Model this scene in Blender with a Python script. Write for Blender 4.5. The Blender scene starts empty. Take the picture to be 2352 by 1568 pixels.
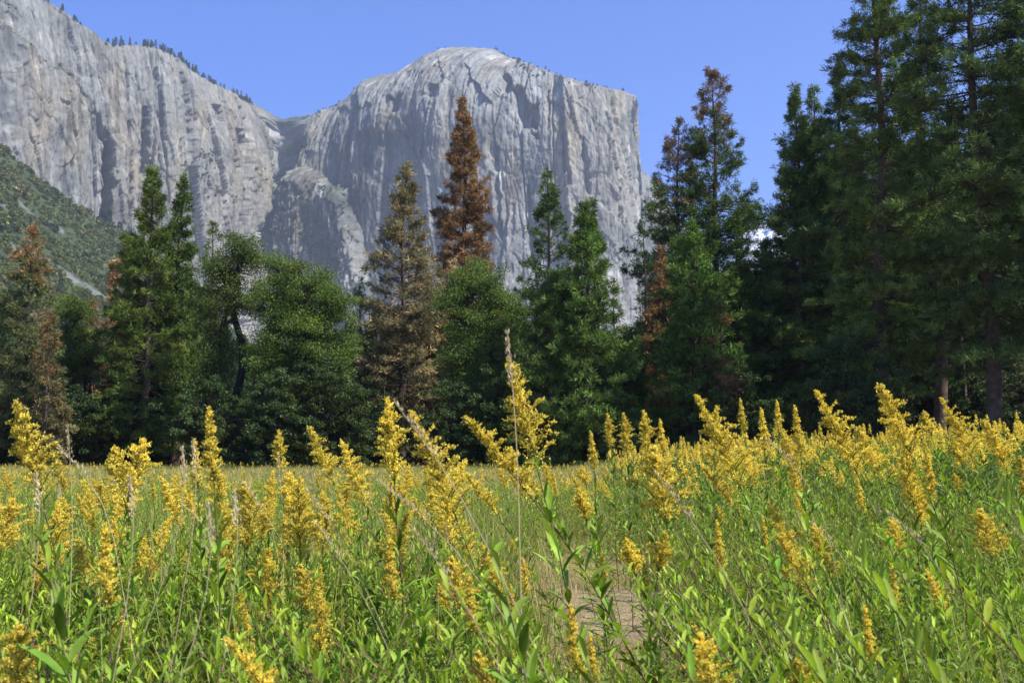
import bpy, math
import numpy as np
from mathutils import Vector

# ------------------------------------------------------------------ camera, sky, sun, exposure
S = bpy.context.scene
CAM_H = 1.35
FPX = 2522.0                      # focal length in pixels of a 2352 px wide picture
PITCH = math.radians(5.9)
cp, sp = math.cos(PITCH), math.sin(PITCH)
cam_d = bpy.data.cameras.new('camera'); cam = bpy.data.objects.new('camera', cam_d)
S.collection.objects.link(cam); S.camera = cam
cam_d.sensor_width = 36.0; cam_d.lens = 36.0 * FPX / 2352.0
cam_d.clip_start = 0.05; cam_d.clip_end = 30000
cam.location = (0, 0, CAM_H); cam.rotation_euler = (math.pi / 2 + PITCH, 0, 0)
cam_d.dof.use_dof = True; cam_d.dof.focus_distance = 9.0; cam_d.dof.aperture_fstop = 9.0

SUN_AZ, SUN_EL = math.radians(118), math.radians(50)     # azimuth clockwise from the view direction
w = bpy.data.worlds.new('World'); S.world = w; w.use_nodes = True
nt = w.node_tree; nt.nodes.clear()
sky = nt.nodes.new('ShaderNodeTexSky'); sky.sky_type = 'NISHITA'; sky.sun_disc = False
sky.sun_elevation = SUN_EL; sky.sun_rotation = SUN_AZ; sky.altitude = 1200
sky.air_density = 1.0; sky.dust_density = 0.35; sky.ozone_density = 4.0
bg = nt.nodes.new('ShaderNodeBackground'); bg.inputs[1].default_value = 0.085
wo = nt.nodes.new('ShaderNodeOutputWorld')
tint = nt.nodes.new('ShaderNodeVectorMath'); tint.operation = 'MULTIPLY'; tint.inputs[1].default_value = (.35, .75, 1.56)
nt.links.new(sky.outputs[0], tint.inputs[0]); nt.links.new(tint.outputs[0], bg.inputs[0]); nt.links.new(bg.outputs[0], wo.inputs[0])
sun_d = bpy.data.lights.new('sun', 'SUN'); sun = bpy.data.objects.new('sun', sun_d); S.collection.objects.link(sun)
sun_d.energy = 5.0; sun_d.angle = math.radians(0.53); sun_d.color = (1.0, 0.955, 0.88)
sdir = Vector((math.sin(SUN_AZ) * math.cos(SUN_EL), math.cos(SUN_AZ) * math.cos(SUN_EL), math.sin(SUN_EL)))
sun.rotation_euler = sdir.to_track_quat('Z', 'Y').to_euler()
S.view_settings.view_transform = 'Standard'; S.view_settings.look = 'None'
S.view_settings.exposure = 0.9; S.view_settings.gamma = 1.0
S.render.engine = 'CYCLES'
S.cycles.max_bounces = 5; S.cycles.diffuse_bounces = 2; S.cycles.glossy_bounces = 1
S.cycles.transmission_bounces = 2; S.cycles.volume_bounces = 0; S.cycles.transparent_max_bounces = 4

# ------------------------------------------------------------------ pixel <-> place
def ray(X, Y):
    cx = (X - 1176.0) / FPX; cy = (784.0 - Y) / FPX
    dy = cp - cy * sp; dz = sp + cy * cp
    return cx / dy, dz / dy                     # x and z per metre of depth
def at(X, Y, D):
    a, b = ray(X, Y); return a * D, D, CAM_H + b * D
def ypix(x, y, z):
    r = (z - CAM_H) / y
    return 784.0 - FPX * (r * cp - sp) / (cp + r * sp)
def xpix(x, y, z):
    return 1176.0 + FPX * (x / y) / (cp + (z - CAM_H) / y * sp)

# ------------------------------------------------------------------ noise
def _h(ix, iy, seed):
    ix = ix.astype(np.int64) & 0xffffffff; iy = iy.astype(np.int64) & 0xffffffff
    h = (ix * 374761393 + iy * 668265263 + seed * 1442695041) & 0xffffffff
    h = ((h ^ (h >> 13)) * 1274126177) & 0xffffffff
    h = ((h ^ (h >> 16)) * 2246822519) & 0xffffffff
    return ((h ^ (h >> 15)) & 0xffffff) / float(0xffffff)
def perlin(x, y, seed=0):
    x = np.asarray(x, float); y = np.asarray(y, float)
    ix = np.floor(x); iy = np.floor(y); fx = x - ix; fy = y - iy
    u = fx * fx * fx * (fx * (fx * 6 - 15) + 10); v = fy * fy * fy * (fy * (fy * 6 - 15) + 10)
    def g(a, b):
        an = _h(ix + a, iy + b, seed) * 2 * math.pi
        return np.cos(an) * (fx - a) + np.sin(an) * (fy - b)
    return 1.5 * ((g(0, 0) * (1 - u) + g(1, 0) * u) * (1 - v) + (g(0, 1) * (1 - u) + g(1, 1) * u) * v)
def fbm(x, y, seed=0, o=4):
    s = 0; a = 1.0; t = 0
    for i in range(o):
        s = s + a * perlin(x * 2 ** i, y * 2 ** i, seed + i * 17); t += a; a *= .5
    return s / t
def worley(x, y, seed=0):
    ix = np.floor(x); iy = np.floor(y)
    f1 = np.full(x.shape, 9.0); f2 = np.full(x.shape, 9.0); cid = np.zeros(x.shape); gx = np.zeros(x.shape); gy = np.zeros(x.shape)
    for a in (-1, 0, 1):
        for b in (-1, 0, 1):
            jx = ix + a; jy = iy + b
            px = jx + _h(jx, jy, seed); py = jy + _h(jx, jy, seed + 5)
            d = np.hypot(px - x, py - y); r = _h(jx, jy, seed + 9)
            m = d < f1
            f2 = np.where(m, f1, np.minimum(f2, d)); cid = np.where(m, r, cid); gx = np.where(m, x - px, gx); gy = np.where(m, y - py, gy)
            f1 = np.where(m, d, f1)
    return f1, f2, cid, gx, gy
def ss(x, a, b):
    t = np.clip((x - a) / (b - a), 0, 1); return t * t * (3 - 2 * t)

# ------------------------------------------------------------------ mesh helpers
def mesh(name, V, F, col=None, mat=None, smooth=False):
    """V (N,3); F list of (M,k) index arrays; col (N,3) stored as the point attribute Col"""
    if not isinstance(F, (list, tuple)): F = [F]
    F = [f for f in F if len(f)]
    V = np.ascontiguousarray(V, dtype=np.float32)
    me = bpy.data.meshes.new(name)
    nl = sum(f.size for f in F); npoly = sum(len(f) for f in F)
    me.vertices.add(len(V)); me.vertices.foreach_set('co', V.ravel())
    me.loops.add(nl); me.loops.foreach_set('vertex_index', np.concatenate([f.ravel() for f in F]).astype(np.int32))
    st = []; o = 0
    for f in F:
        k = f.shape[1]; st.append(o + np.arange(len(f)) * k); o += f.size
    me.polygons.add(npoly); me.polygons.foreach_set('loop_start', np.concatenate(st).astype(np.int32))
    if smooth: me.polygons.foreach_set('use_smooth', np.ones(npoly, dtype=bool))
    me.update(calc_edges=True)
    if col is not None:
        at_ = me.attributes.new('Col', 'FLOAT_COLOR', 'POINT')
        c = np.ones((len(V), 4), np.float32); c[:, :3] = col; at_.data.foreach_set('color', c.ravel())
    if mat: me.materials.append(mat)
    return me
class Geo:
    def __init__(s): s.V = []; s.F = {3: [], 4: []}; s.C = []; s.n = 0
    def add(s, V, F, c):
        V = np.asarray(V, float).reshape(-1, 3); F = np.asarray(F)
        s.V.append(V); s.F[F.shape[1]].append(F + s.n)
        c = np.asarray(c, float); s.C.append(np.broadcast_to(c, (len(V), 3)) if c.ndim == 1 else c)
        s.n += len(V)
    def build(s, name, mat, smooth=False):
        return mesh(name, np.concatenate(s.V), [np.concatenate(v) for v in s.F.values() if v], np.concatenate(s.C), mat, smooth)
def norm(v): return v / (np.linalg.norm(v, axis=-1, keepdims=True) + 1e-9)
def tube(g, P, r, n, col):
    """tube along the polyline P with radii r"""
    P = np.asarray(P, float); r = np.asarray(r, float)
    T = norm(np.gradient(P, axis=0)); ref = np.array([0.3, 0.9, 0.1]) if abs(T[0, 2]) > .7 else np.array([0, 0, 1.0])
    A = norm(np.cross(T, ref)); B = np.cross(T, A)
    an = np.arange(n) * 2 * math.pi / n
    V = P[:, None, :] + r[:, None, None] * (np.cos(an)[None, :, None] * A[:, None] + np.sin(an)[None, :, None] * B[:, None])
    m = len(P); i = np.arange(m - 1)[:, None] * n; j = np.arange(n)[None, :]
    F = np.stack([i + j, i + (j + 1) % n, i + n + (j + 1) % n, i + n + j], -1).reshape(-1, 4)
    g.add(V.reshape(-1, 3), F, col)
def tubes(g, P, r, col, n=3):
    """many short tubes at once: P (B,S,3), r (B,S)"""
    B_, S_, _ = P.shape
    T = norm(np.gradient(P, axis=1)); ref = np.array([0.02, 0.05, 1.0]); A = norm(np.cross(T, ref)); Bv = np.cross(T, A)
    an = np.arange(n) * 2 * math.pi / n
    V = P[:, :, None, :] + r[:, :, None, None] * (np.cos(an)[:, None] * A[:, :, None] + np.sin(an)[:, None] * Bv[:, :, None])
    b = np.arange(B_)[:, None, None] * S_ * n; i = np.arange(S_ - 1)[None, :, None] * n; j = np.arange(n)[None, None, :]
    F = np.stack([b + i + j, b + i + (j + 1) % n, b + i + n + (j + 1) % n, b + i + n + j], -1).reshape(-1, 4)
    g.add(V.reshape(-1, 3), F, col if np.ndim(col) == 1 else np.repeat(col, S_ * n, axis=0))
def diamonds(g, C, D, L, W, col, rng, mid=.45):
    """flat diamond blades from C along D (unit), length L, width W, random roll"""
    n = len(C); r = norm(rng.normal(size=(n, 3))); side = norm(np.cross(D, r))
    L = np.broadcast_to(L, n)[:, None]; W = np.broadcast_to(W, n)[:, None]
    M = C + D * L * mid
    V = np.stack([C, M + side * W * .5, C + D * L, M - side * W * .5], 1).reshape(-1, 3)
    F = np.arange(n * 4).reshape(-1, 4)
    g.add(V, F, np.repeat(col, 4, axis=0) if np.ndim(col) == 2 else col)

def link(o, parent=None):
    S.collection.objects.link(o)
    if parent is not None: o.parent = parent
    return o
def ob(name, me, parent=None, loc=None, rot=None, scl=None, **props):
    o = bpy.data.objects.new(name, me); link(o, parent)
    if loc is not None: o.location = loc
    if rot is not None: o.rotation_euler = rot
    if scl is not None: o.scale = (scl,) * 3 if np.isscalar(scl) else scl
    for k, v in props.items(): o[k] = v
    return o

# ------------------------------------------------------------------ materials
def mat_new(name):
    m = bpy.data.materials.new(name); m.use_nodes = True
    t = m.node_tree; t.nodes.clear(); return m, t
def N(t, kind, **kw):
    n = t.nodes.new(kind)
    for k, v in kw.items():
        if k[0] == '_': setattr(n, k[1:], v)
        else: n.inputs[k].default_value = v
    return n
def colvar(t, scale=6.0, lo=.75, hi=1.25, rnd=.12):
    """attribute Col, varied by a procedural noise and per object"""
    a = N(t, 'ShaderNodeAttribute', _attribute_name='Col')
    tc = N(t, 'ShaderNodeTexCoord'); no = N(t, 'ShaderNodeTexNoise', Scale=scale, Detail=3.0)
    t.links.new(tc.outputs['Object'], no.inputs['Vector'])
    mr = N(t, 'ShaderNodeMapRange'); mr.inputs[1].default_value = .3; mr.inputs[2].default_value = .7
    mr.inputs[3].default_value = lo; mr.inputs[4].default_value = hi
    t.links.new(no.outputs[0], mr.inputs[0])
    oi = N(t, 'ShaderNodeObjectInfo'); m2 = N(t, 'ShaderNodeMapRange'); m2.inputs[3].default_value = 1 - rnd; m2.inputs[4].default_value = 1 + rnd
    t.links.new(oi.outputs['Random'], m2.inputs[0])
    mu = N(t, 'ShaderNodeMath', _operation='MULTIPLY'); t.links.new(mr.outputs[0], mu.inputs[0]); t.links.new(m2.outputs[0], mu.inputs[1])
    vm = N(t, 'ShaderNodeVectorMath', _operation='SCALE'); t.links.new(a.outputs['Color'], vm.inputs[0]); t.links.new(mu.outputs[0], vm.inputs['Scale'])
    return vm.outputs[0]
def leafy(name, trans=.3, rough=.5, spec=.3, scale=1.0, lo=.8, hi=1.2, rnd=.12, tint=(1.15, 1.2, .6)):
    m, t = mat_new(name); c = colvar(t, scale, lo, hi, rnd)
    p = N(t, 'ShaderNodeBsdfPrincipled', Roughness=rough); p.inputs['Specular IOR Level'].default_value = spec
    t.links.new(c, p.inputs['Base Color'])
    tr = N(t, 'ShaderNodeBsdfTranslucent'); vm = N(t, 'ShaderNodeVectorMath', _operation='MULTIPLY'); vm.inputs[1].default_value = tint
    t.links.new(c, vm.inputs[0]); t.links.new(vm.outputs[0], tr.inputs[0])
    mx = N(t, 'ShaderNodeMixShader', Fac=trans); t.links.new(p.outputs[0], mx.inputs[1]); t.links.new(tr.outputs[0], mx.inputs[2])
    o = N(t, 'ShaderNodeOutputMaterial'); t.links.new(mx.outputs[0], o.inputs[0]); return m
def solid(name, rough=.85, spec=.2, scale=8.0, lo=.7, hi=1.3, rnd=.1, bump=0.0, bscale=20.0, stretch=(1, 1, 1)):
    m, t = mat_new(name); c = colvar(t, scale, lo, hi, rnd)
    p = N(t, 'ShaderNodeBsdfPrincipled', Roughness=rough); p.inputs['Specular IOR Level'].default_value = spec
    t.links.new(c, p.inputs['Base Color'])
    if bump:
        tc = N(t, 'ShaderNodeTexCoord'); mp = N(t, 'ShaderNodeMapping'); mp.inputs['Scale'].default_value = stretch
        no = N(t, 'ShaderNodeTexNoise', Scale=bscale, Detail=5.0); b = N(t, 'ShaderNodeBump', Strength=1.0, Distance=bump)
        t.links.new(tc.outputs['Object'], mp.inputs[0]); t.links.new(mp.outputs[0], no.inputs['Vector'])
        t.links.new(no.outputs[0], b.inputs['Height']); t.links.new(b.outputs[0], p.inputs['Normal'])
    o = N(t, 'ShaderNodeOutputMaterial'); t.links.new(p.outputs[0], o.inputs[0]); return m

M_LEAF = leafy('goldenrod_leaf', .34, .5, .2, 30, .8, 1.2, .18)
M_STEM = solid('plant_stem', .6, .3, 20)
M_FLOWER = leafy('goldenrod_flower', .42, .6, .2, 60, .8, 1.2, .12, (1.2, 1.0, .4))
M_GRASS = leafy('grass_blade', .35, .45, .35, 3, .8, 1.2, .2)
M_STRAW = leafy('dry_straw', .25, .5, .3, 8, .85, 1.15, .1, (1.1, 1.0, .8))
M_NEEDLE = leafy('conifer_needles', .14, .7, .1, .35, .65, 1.35, .15)
M_BROAD = leafy('broad_leaves', .25, .5, .22, .5, .75, 1.25, .12)
M_BARK = solid('bark', .9, .15, 3, .6, 1.4, .15, .03, 12, (1, 1, .2))
M_BUSH = leafy('bush_leaves', .15, .6, .2, .05, .7, 1.3, .25)
M_STONE = solid('boulder_stone', .85, .2, 3, .75, 1.25, .1, .05, 9)

def rock_mat():
    m, t = mat_new('granite_rock')
    a = N(t, 'ShaderNodeAttribute', _attribute_name='Col')
    g = N(t, 'ShaderNodeNewGeometry'); mp = N(t, 'ShaderNodeMapping'); mp.inputs['Scale'].default_value = (.16, .16, .022)
    n1 = N(t, 'ShaderNodeTexNoise', Scale=1.0, Detail=8.0, Roughness=.72)
    t.links.new(g.outputs['Position'], mp.inputs[0]); t.links.new(mp.outputs[0], n1.inputs['Vector'])
    r1 = N(t, 'ShaderNodeMapRange'); r1.inputs[1].default_value = .3; r1.inputs[2].default_value = .72
    r1.inputs[3].default_value = .66; r1.inputs[4].default_value = 1.3; t.links.new(n1.outputs[0], r1.inputs[0])
    vm = N(t, 'ShaderNodeVectorMath', _operation='SCALE'); t.links.new(a.outputs['Color'], vm.inputs[0]); t.links.new(r1.outputs[0], vm.inputs['Scale'])
    p = N(t, 'ShaderNodeBsdfPrincipled', Roughness=.92); p.inputs['Specular IOR Level'].default_value = .12
    t.links.new(vm.outputs[0], p.inputs['Base Color'])
    m2 = N(t, 'ShaderNodeMapping'); m2.inputs['Scale'].default_value = (.12, .12, .05)
    n2 = N(t, 'ShaderNodeTexNoise', Scale=1.0, Detail=6.0, Roughness=.65); t.links.new(g.outputs['Position'], m2.inputs[0]); t.links.new(m2.outputs[0], n2.inputs['Vector'])
    b = N(t, 'ShaderNodeBump', Strength=1.0, Distance=3.5); t.links.new(n2.outputs[0], b.inputs['Height']); t.links.new(b.outputs[0], p.inputs['Normal'])
    o = N(t, 'ShaderNodeOutputMaterial'); t.links.new(p.outputs[0], o.inputs[0]); return m
M_ROCK = rock_mat()

def grid_faces(nu, nv):
    i = np.arange(nu - 1)[:, None] * nv; j = np.arange(nv - 1)[None, :]
    return np.stack([i + j, i + nv + j, i + nv + j + 1, i + j + 1], -1).reshape(-1, 4)

# ------------------------------------------------------------------ granite cliffs
RIDGE = [(-700, -260), (-300, -160), (0, -45), (40, -22), (88, 0), (116, 7), (160, 37), (185, 55), (217, 74), (240, 97), (268, 104), (324, 104), (352, 109), (393, 125),
         (417, 139), (440, 162), (481, 187), (528, 208), (555, 229), (592, 245), (630, 268), (648, 276), (660, 272), (726, 258), (776, 241), (801, 221), (841, 188),
         (876, 175), (927, 163), (967, 138), (1002, 120), (1037, 111), (1077, 110), (1137, 115), (1167, 131), (1227, 150), (1278, 170), (1328, 186), (1378, 198),
         (1436, 211), (1460, 222), (1474, 238)]
DEPTH = [(-700, 1550), (-200, 1700), (0, 1800), (200, 1960), (262, 1990), (420, 2080), (560, 2260), (630, 2440), (650, 2520), (680, 2500), (760, 2460), (900, 2410), (1000, 2370), (1150, 2320), (1300, 2300), (1390, 2330), (1445, 2380), (1474, 2450)]
def wall(name, label, ridge, depth, X0, X1, step, macro, tonef, roundf, tail=None, rows=420, seed=3, base_z=-20.0, colbase=(.212, .212, .19)):
    rx = np.array([p[0] for p in ridge], float); ry = np.array([p[1] for p in ridge], float)
    X = np.arange(X0, X1 + .1, step); Yt = np.interp(X, rx, ry)
    wob0 = perlin(X / 9.0, X * 0, seed + 70) * 2.2 + perlin(X / 3.5, X * 0, seed + 71) * 1.2; Yt = Yt + wob0
    dx = np.array([p[0] for p in depth], float); dd = np.array([p[1] for p in depth], float)
    fine = np.interp(X, dx, dd)
    k = max(3, int(26 / step)); ker = np.hanning(2 * k + 1); ker /= ker.sum()
    D = np.convolve(np.pad(fine, k, mode='edge'), ker, mode='valid')
    a, b = ray(X, Yt)
    px = a * D; py = D.copy(); elev = b.copy()
    if tail is not None:                    # the wall turns the corner and runs away from the camera
        tx = np.array([p[0] for p in tail]); ty = np.array([p[1] for p in tail])
        px = np.concatenate([px, tx]); py = np.concatenate([py, ty])
        elev = np.concatenate([elev, np.full(len(tx), np.nan)]); Yt = np.concatenate([Yt, np.full(len(tx), Yt[-1])]); X = np.concatenate([X, np.full(len(tx), X[-1])])
    nu = len(px); wob = np.concatenate([wob0, np.zeros(nu - len(wob0))])
    tx_ = np.gradient(px); ty_ = np.gradient(py); l = np.hypot(tx_, ty_); tx_ /= l; ty_ /= l
    for _ in range(4):
        tx_ = np.convolve(np.pad(tx_, 6, mode='edge'), np.ones(13) / 13, 'valid'); ty_ = np.convolve(np.pad(ty_, 6, mode='edge'), np.ones(13) / 13, 'valid')
    l = np.hypot(tx_, ty_); nx = ty_ / l; ny = -tx_ / l
    s = np.concatenate([[0], np.cumsum(np.hypot(np.diff(px), np.diff(py)))])
    ztop0 = np.where(np.isnan(elev), 0, CAM_H + elev * py)
    last = ztop0[~np.isnan(elev)][-1]
    ztop = np.where(np.isnan(elev), last - 0.05 * (py - py[len(py) - (len(tail) if tail is not None else 1)]), ztop0)
    v = np.linspace(0, 1, rows)
    def disp(SS, Z, XX, YY, zf):
        wx = SS + 2.5 * fbm(SS / 25, Z / 40, seed + 1, 3) + Z * .03; wz = Z + 10 * perlin(SS / 30, Z / 60, seed + 2)
        n = fbm(wx / 260, wz / 700, seed + 4, 3) * 34
        def facet(sx, sz, k, amp, tilt, sh=0.0):
            f1, f2, c, gx, gy = worley((wx + wz * sh) / sx, wz / sz, seed + k); c2 = (c * 7.31) % 1; c3 = (c * 17.7) % 1
            return (c - .5) * amp + (gx * (c2 - .5) + gy * (c3 - .5) * .5) * tilt
        n = n + facet(120, 460, 6, 18, 26) + facet(46, 210, 7, 9, 15, .08) + facet(18, 85, 8, 4.0, 6, -.1) + facet(7, 24, 9, 2.2, 3.4, .15)
        cr = perlin(wx / 75, wz / 900, seed + 11); n = n - 10 * np.exp(-(cr / .016) ** 2)
        cr = perlin((wx + wz * .1) / 30, wz / 500, seed + 12); n = n - 5 * np.exp(-(cr / .026) ** 2)
        cr = perlin((wx - wz * .5) / 60, wz / 90, seed + 15); n = n - 1.5 * np.exp(-(cr / .02) ** 2)
        cr = perlin((wx + wz * .7) / 90, wz / 120, seed + 16); n = n + 2.5 * ss(cr, -.02, .02)
        n = n + fbm(SS / 14, Z / 20, seed + 13, 4) * 2.6
        n = n * (1 - .55 * ss(zf, .93, 1.0))
        return n + macro(XX, YY)
    XX = np.broadcast_to(X[:, None], (nu, rows)); SS = np.broadcast_to(s[:, None], (nu, rows)); VV = np.broadcast_to(v[None], (nu, rows))
    rnd = roundf(X)[:, None]
    for it in range(2):
        Z = base_z + (ztop - base_z)[:, None] * VV
        YY = ypix(0, np.maximum(py, 1)[:, None], Z)
        d = disp(SS, Z, XX, YY, VV)
        d = d + 75 * (1 - VV) ** 2 * np.clip(-ny * 1.6 - .6, .02, 1)[:, None] - rnd * np.clip((VV - .72) / .28, 0, 1) ** 2.3
        Px = px[:, None] + nx[:, None] * d; Py = py[:, None] + ny[:, None] * d
        zz = CAM_H + elev * Py[:, -1]
        for _ in range(2): zz = CAM_H + ray(1176, np.interp(xpix(Px[:, -1], Py[:, -1], zz), rx, ry) + wob)[1] * Py[:, -1]
        ztop = np.where(np.isnan(elev), ztop, zz)
    # rock top running back behind the rim
    back = np.array([12, 30, 60, 110, 200, 350, 600, 1000.])
    Px2 = Px[:, -1:] - nx[:, None] * back * .4; Py2 = Py[:, -1:] + back
    Z2 = Z[:, -1:] + 0 * back - back * .06 + fbm(Px2 / 60, Py2 / 60, seed + 20, 3) * np.minimum(back * .05, 4)
    PX = np.concatenate([Px, Px2], 1); PY = np.concatenate([Py, Py2], 1); PZ = np.concatenate([Z, Z2], 1)
    nv = PX.shape[1]
    P = np.stack([PX, PY, PZ], -1)
    gu = np.gradient(P, axis=0); gv = np.gradient(P, axis=1); nn = norm(np.cross(gu, gv))
    nz = nn[..., 2]
    # smooth the normal's z a little so that vegetation follows ledges, not every crumb
    nzs = nz.copy()
    for _ in range(2): nzs = (nzs + np.roll(nzs, 1, 0) + np.roll(nzs, -1, 0) + np.roll(nzs, 1, 1) + np.roll(nzs, -1, 1)) / 5
    S2 = np.broadcast_to(s[:, None], PX.shape); X2 = np.broadcast_to(X[:, None], PX.shape); Y2 = ypix(0, PY, PZ)
    n1 = fbm(S2 / 90, PZ / 300, seed + 31, 4); n2 = fbm(S2 / 16, PZ / 260, seed + 32, 4); n3 = fbm(S2 / 30, PZ / 30, seed + 33, 4)
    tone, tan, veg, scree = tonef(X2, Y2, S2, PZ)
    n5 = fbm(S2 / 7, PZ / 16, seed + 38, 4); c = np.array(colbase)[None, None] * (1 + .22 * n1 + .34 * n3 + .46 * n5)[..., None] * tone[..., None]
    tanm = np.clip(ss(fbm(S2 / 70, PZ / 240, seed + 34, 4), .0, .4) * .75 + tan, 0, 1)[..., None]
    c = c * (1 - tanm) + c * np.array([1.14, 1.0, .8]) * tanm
    dark = ss(n2, .1, .4)[..., None] * .4; c = c * (1 - dark * np.array([.9, .95, 1.0]))
    st = ss(fbm(S2 / 55, PZ / 130, seed + 39, 4), .05, .4)[..., None] * .34; c = c * (1 - 1.25 * st * np.array([1, .97, .92]))
    bright = ss(fbm(S2 / 40, PZ / 70, seed + 36, 3), .25, .5)[..., None]; c = c * (1 + .55 * bright)
    sc = (scree * (.8 + .5 * n3))[..., None]; c = c * (1 - np.clip(sc, 0, 1)) + np.array([.44, .43, .4]) * np.clip(sc, 0, 1)
    vm = ss(nzs + .22 * n3 + .35 * fbm(S2 / 7, PZ / 7, seed + 35, 2) + veg * 1.1, .62, .78)[..., None] * (1 - np.clip(sc, 0, 1))
    vm = vm * .92
    gr = np.array([.06, .075, .04]) * (1 + .4 * n3)[..., None]
    c = np.clip(c * (1 - vm) + gr * vm, .01, .9)
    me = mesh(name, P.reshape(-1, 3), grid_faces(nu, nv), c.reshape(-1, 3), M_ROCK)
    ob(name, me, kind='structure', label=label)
    return dict(X=X, rim=np.stack([Px[:, -1], Py[:, -1], Z[:, -1]], -1), P=P, Y=Y2, n=nn)

def macro_main(X, Y):
    d = np.zeros(np.broadcast(X, Y).shape); X0, Y0 = X, Y
    X = X + 7 * fbm(X0 / 16, Y0 / 26, 501, 3); Y = Y + 12 * fbm(X0 / 14, Y0 / 22, 502, 3)
    yb = np.interp(X, [-700, 0, 60, 130, 190, 215, 232, 238], [-60, 75, 135, 178, 228, 330, 430, 520])
    d = d + 48 * ss(Y - yb, -4, 10) * (1 - ss(X, 228, 240))
    # deep recess beside the pillar
    lx = np.interp(Y, [300, 340, 430, 520, 1200], [262, 252, 238, 234, 232])
    d = d - 115 * ss(Y, 318, 352) * ss(X - lx, -3, 6) * (1 - ss(X, 262, 266))
    d = d + 26 * ss(Y, 300, 345) * ss(X, 264, 267) * (1 - ss(X, 292, 325))
    d = d - 30 * np.exp(-((X - 130 - (Y - 100) * .55) / 9) ** 2) * ss(Y, 120, 180) * (1 - ss(Y, 300, 360))
    d = d - 26 * np.exp(-((X - 345) / 8) ** 2) * ss(Y, 220, 270) * (1 - ss(Y, 380, 420))
    d = d - 20 * ss(X, 505, 509) * (1 - ss(X, 528, 530)) * ss(Y, 238, 242) * (1 - ss(Y, 268, 276))
    d = d - 26 * ss(X, 566, 569) * (1 - ss(X, 582, 585)) * ss(Y, 296, 300) * (1 - ss(Y, 334, 340))
    # notch gully between the two cliffs
    xc = np.interp(Y, [250, 275, 330, 420, 480, 560, 640], [650, 648, 657, 648, 640, 610, 590])
    d = d - 95 * np.exp(-((X - xc) / 17) ** 2)
    # broken buttress with shrubs at the foot of the second cliff
    yl = np.interp(X, [440, 560, 640, 700, 800, 850, 880], [720, 560, 400, 372, 425, 550, 700])
    bm = ss(X, 645, 672) * (1 - ss(X, 850, 880)) * ss(Y - yl, 0, 30)
    d = d + np.clip((Y - yl) * .85, 0, 45) * bm + bm * (1 - np.abs(fbm(X0 / 9, Y0 / 60, 503, 4)) * 2) * 20
    # dark roofed hollows and long flakes on the left flank of the second cliff
    d = d - 15 * ss(X, 812, 818) * (1 - ss(X, 930, 955)) * ss(Y, 296, 312) * (1 - ss(Y, 380, 440))
    d = d - 22 * ss(X, 870, 874) * (1 - ss(X, 905, 912)) * ss(Y, 205, 212) * (1 - ss(Y, 255, 262))
    d = d - 26 * ss(X, 968, 973) * (1 - ss(X, 998, 1003)) * ss(Y, 178, 190) * (1 - ss(Y, 214, 224))
    d = d - 30 * ss(X - (Y - 150) * .25, 1122, 1126) * (1 - ss(X - (Y - 150) * .45, 1150, 1158)) * ss(Y, 140, 150) * (1 - ss(Y, 190, 200))
    d = d - 34 * ss(X - (Y - 170) * .28, 1160, 1164) * (1 - ss(X - (Y - 170) * .40, 1182, 1190)) * ss(Y, 172, 182) * (1 - ss(Y, 285, 293))
    d = d - 20 * ss(X, 1214, 1218) * (1 - ss(X, 1232, 1236)) * ss(Y, 226, 230) * (1 - ss(Y, 282, 288))
    d = d - 24 * ss(X - (Y - 300) * .6, 1216, 1220) * (1 - ss(X - (Y - 300) * .2, 1232, 1236)) * ss(Y, 300, 304) * (1 - ss(Y, 318, 324))
    # tall vertical corners on the sunny face
    for x0, y0, y1, w_, a_ in ((1288, 300, 440, 9, 20), (1330, 310, 470, 8, 16), (1130, 330, 560, 12, 14), (1205, 420, 640, 9, 12), (1390, 250, 520, 7, 12), (1246, 180, 300, 8, 14)):
        xx = X - x0 - (Y - y0) * .06
        d = d - a_ * ss(xx, -2, w_) * (1 - ss(xx, w_, w_ + 3)) * ss(Y, y0, y0 + 12) * (1 - ss(Y, y1 - 30, y1))
    return d
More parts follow.
